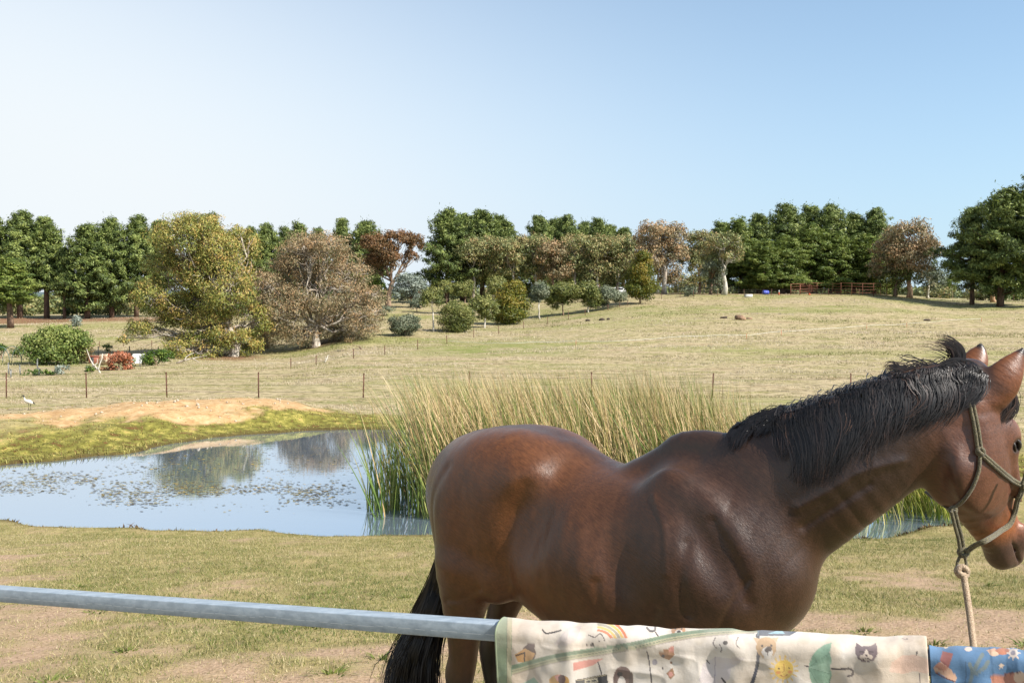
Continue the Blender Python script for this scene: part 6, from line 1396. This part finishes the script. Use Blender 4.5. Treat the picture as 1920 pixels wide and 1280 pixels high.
    p.ell(1361, 1205, 4.6, 3.6, (44, 38, 42)); [p.line([(1342 + s * 42, 1196), (1338 + s * 42, 1206), (1344 + s * 42, 1214)], .9, (96, 88, 92), smooth=True) for s in (0, 1)]; p.line([(1350, 1208), (1354, 1216), (1350, 1222)], .9, (96, 88, 92), smooth=True)
    p.line([(1421, 1192), (1423, 1220), (1418, 1255), (1408, 1286)], 3.4, (58, 62, 78), smooth=True)
    face_dog(p, 1437, 1213, 19, (206, 166, 120), (240, 230, 220), (222, 186, 146)); p.ell(1442, 1216, 5.5, 5, (64, 46, 46))
    for k in range(16): a = k * 2 * np.pi / 16 + .1; p.line([(1470 + 21 * math.cos(a), 1254 + 20 * math.sin(a)), (1470 + 27 * math.cos(a), 1254 + 26 * math.sin(a))], 1.2, (238, 196, 100))
    p.ell(1470, 1254, 18.5, 18, (244, 204, 98)); p.ell(1459, 1259, 4.4, 3.2, (236, 160, 84)); p.ell(1482, 1258, 4.4, 3.2, (236, 160, 84)); p.ell(1460, 1252, 1.3, 1.5, (90, 66, 40)); p.ell(1480, 1251, 1.3, 1.5, (90, 66, 40)); p.line([(1470, 1243), (1470, 1256), (1467, 1258)], .7, (190, 130, 60)); p.line([(1463, 1264), (1470, 1267), (1477, 1263)], .8, (190, 110, 60), smooth=True)
    U = [(1560, 1205), (1545, 1209), (1530, 1219), (1520, 1234), (1516, 1250), (1519, 1270), (1527, 1292), (1560, 1292), (1556, 1276), (1560, 1262), (1556, 1250), (1560, 1236), (1556, 1222)]
    p.poly(U, (138, 172, 146)); m = inpoly(x, y, U); 
    for a, b in (((1516, 1250), (1558, 1222)), ((1516, 1250), (1558, 1262)), ((1516, 1250), (1540, 1292))): p.put(m & (dline(x, y, [a, b]) < .8), (112, 144, 122))
    p.put(m & inpoly(x, y, [(1516, 1250), (1560, 1236), (1560, 1262)]), (164, 194, 168), .8); p.line([(1509, 1247), (1516, 1248)], 1.1, (76, 62, 66)); p.line([(1560, 1252), (1582, 1253), (1592, 1252), (1599, 1256), (1598, 1264), (1590, 1266)], 2.0, (70, 58, 64), smooth=True)
    p.poly([(1605, 1205), (1616, 1212), (1632, 1212), (1643, 1206), (1646, 1224), (1640, 1236), (1625, 1240), (1610, 1236), (1604, 1224)], (122, 104, 108)); p.poly([(1625, 1216), (1634, 1234), (1625, 1238), (1616, 1234)], (232, 214, 196)); p.ell(1625, 1231, 13, 5, (226, 206, 188)); p.poly([(1622, 1226), (1629, 1226), (1625, 1231)], (88, 70, 74)); p.line([(1612, 1222), (1619, 1222)], 1., (60, 48, 52)); p.line([(1631, 1222), (1638, 1222)], 1., (60, 48, 52)); p.line([(1618, 1235), (1625, 1232), (1632, 1235)], .7, (88, 70, 74))
    p.poly([(1666, 1258), (1672, 1240), (1690, 1228), (1716, 1226), (1740, 1234), (1748, 1250), (1738, 1262), (1716, 1256), (1694, 1262)], (234, 186, 164), .6); p.line([(1719, 1221), (1719, 1227)], 1., (60, 52, 56)); p.line([(1724, 1262), (1725, 1284)], 1., (80, 70, 76))
    p.ell(1703, 1198, 11, 7, (204, 184, 166), .7); p.ell(1701, 1199, 2, 1.4, (110, 96, 92)); p.line([(1692, 1198), (1698, 1200)], .7, (130, 116, 110)); p.line([(1600, 1190), (1616, 1188)], 2.5, (178, 178, 132), .5)
    # bindings
    bp = catmull(np.array([(957, 1255), (1010, 1240), (1060, 1229), (1130, 1218), (1200, 1207), (1260, 1195), (1320, 1187), (1380, 1183), (1421, 1182)], float), 30); d = dline(x, y, [tuple(v) for v in bp]); w = np.interp(x, [950, 1300, 1421], [8, 6.2, 5]); m = d < w
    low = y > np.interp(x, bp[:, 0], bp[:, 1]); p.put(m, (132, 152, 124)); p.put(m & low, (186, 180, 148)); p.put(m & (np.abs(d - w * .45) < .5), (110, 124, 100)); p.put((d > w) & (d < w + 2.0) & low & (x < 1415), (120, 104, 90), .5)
    p.put(x < 960, (138, 154, 122)); p.put((x > 951) & (x < 959.5), (188, 180, 148)); p.put(np.abs(x - 951) < .6, (112, 122, 98))
    p.poly([(1420, 1176), (1486, 1176), (1497, 1184), (1481, 1193), (1421, 1193)], (66, 80, 98)); p.poly([(1436, 1181), (1462, 1179), (1472, 1189), (1440, 1189), (1456, 1184)], (150, 196, 210)); p.line([(1422, 1178), (1422, 1192)], .8, (130, 150, 160))
def paint_blue(p, S):
    x, y = p.x, p.y; q = np.stack([x, y, 0 * x], -1)
    p.poly([(1768, 1222), (1788, 1226), (1778, 1248), (1794, 1268), (1790, 1278), (1776, 1270), (1752, 1256), (1750, 1250), (1764, 1242)], (232, 186, 152)); p.poly([(1768, 1222), (1788, 1226), (1778, 1250), (1762, 1238)], (176, 96, 68)); p.poly([(1762, 1240), (1778, 1250), (1770, 1258), (1752, 1248)], (204, 138, 98)); p.line([(1752, 1258), (1772, 1270), (1790, 1276)], 1, (116, 60, 46))
    for l in ([(1826, 1256), (1834, 1240), (1842, 1228)], [(1822, 1266), (1846, 1250), (1852, 1240)], [(1826, 1262), (1818, 1244)], [(1826, 1255), (1816, 1290)]): p.line(l, 3.6, (126, 138, 136))
    p.ell(1774, 1214, 4, 3, (240, 214, 180)); p.ell(1816, 1218, 7, 4, (236, 210, 190)); p.poly([(1850, 1220), (1858, 1228), (1868, 1228), (1866, 1216)], (228, 180, 148)); p.ell(1880, 1222, 14, 6, (190, 120, 84)); p.ell(1864, 1226, 8, 4, (236, 200, 168))
    sx, sy = 1877, 1247; p.poly([(sx + (6.5 if k % 2 == 0 else 3) * math.cos(k * math.pi / 5 - 1.57), sy + (6.5 if k % 2 == 0 else 3) * math.sin(k * math.pi / 5 - 1.57)) for k in range(10)], (242, 214, 186))
    p.poly([(1856, 1268), (1864, 1262), (1874, 1266), (1890, 1260), (1912, 1258), (1930, 1266), (1936, 1290), (1862, 1292)], (206, 130, 88)); p.ell(1912, 1268, 12, 11, (240, 204, 170)); p.line([(1856, 1268), (1864, 1262), (1874, 1266), (1890, 1260), (1912, 1258)], .9, (120, 66, 48)); p.ell(1900, 1225, 8, 8, (224, 206, 190)); p.ell(1900, 1225, 4.5, 4.5, (150, 140, 146))
    for k in range(8): a = k * math.pi / 4; p.line([(1900 + 8 * math.cos(a), 1225 + 8 * math.sin(a)), (1900 + 12 * math.cos(a), 1225 + 12 * math.sin(a))], 1.2, (226, 206, 188))
    p.line([(1810, 1240), (1812, 1262), (1808, 1290)], 1.2, (70, 84, 106), .6)
d0, d1 = along(944), along(1746)
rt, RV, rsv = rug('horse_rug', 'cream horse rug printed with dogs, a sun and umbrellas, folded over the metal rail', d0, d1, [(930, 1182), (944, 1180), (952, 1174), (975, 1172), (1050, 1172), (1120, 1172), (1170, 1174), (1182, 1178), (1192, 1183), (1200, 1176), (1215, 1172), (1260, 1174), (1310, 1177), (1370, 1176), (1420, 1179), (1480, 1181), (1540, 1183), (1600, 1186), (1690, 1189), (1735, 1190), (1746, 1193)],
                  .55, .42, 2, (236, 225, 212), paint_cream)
sel = [k for k in range(0, len(rsv), 2)]; e = RV[0][sel] - RD * .001; V, F = tube(e - np.array(rt.location), .0032, 6, sq=(1., 1.)); mesh('binding', V, F, [NT('sage_binding').color(lin(150, 160, 130)).set(Roughness=.8).m], smooth=True, parent=rt)
rug('horse_rug', 'blue patterned horse rug bunched over the right end of the rail', along(1750), along(2160), [(1740, 1211), (1757, 1215), (1770, 1209), (1790, 1214), (1806, 1213), (1826, 1222), (1845, 1220), (1858, 1214), (1885, 1217), (1905, 1213), (1920, 1218), (2000, 1215), (2160, 1220)], .45, .40, 5, (96, 134, 172), paint_blue, amp=.016)
print('tack done', round(_t.time() - _t0, 1))
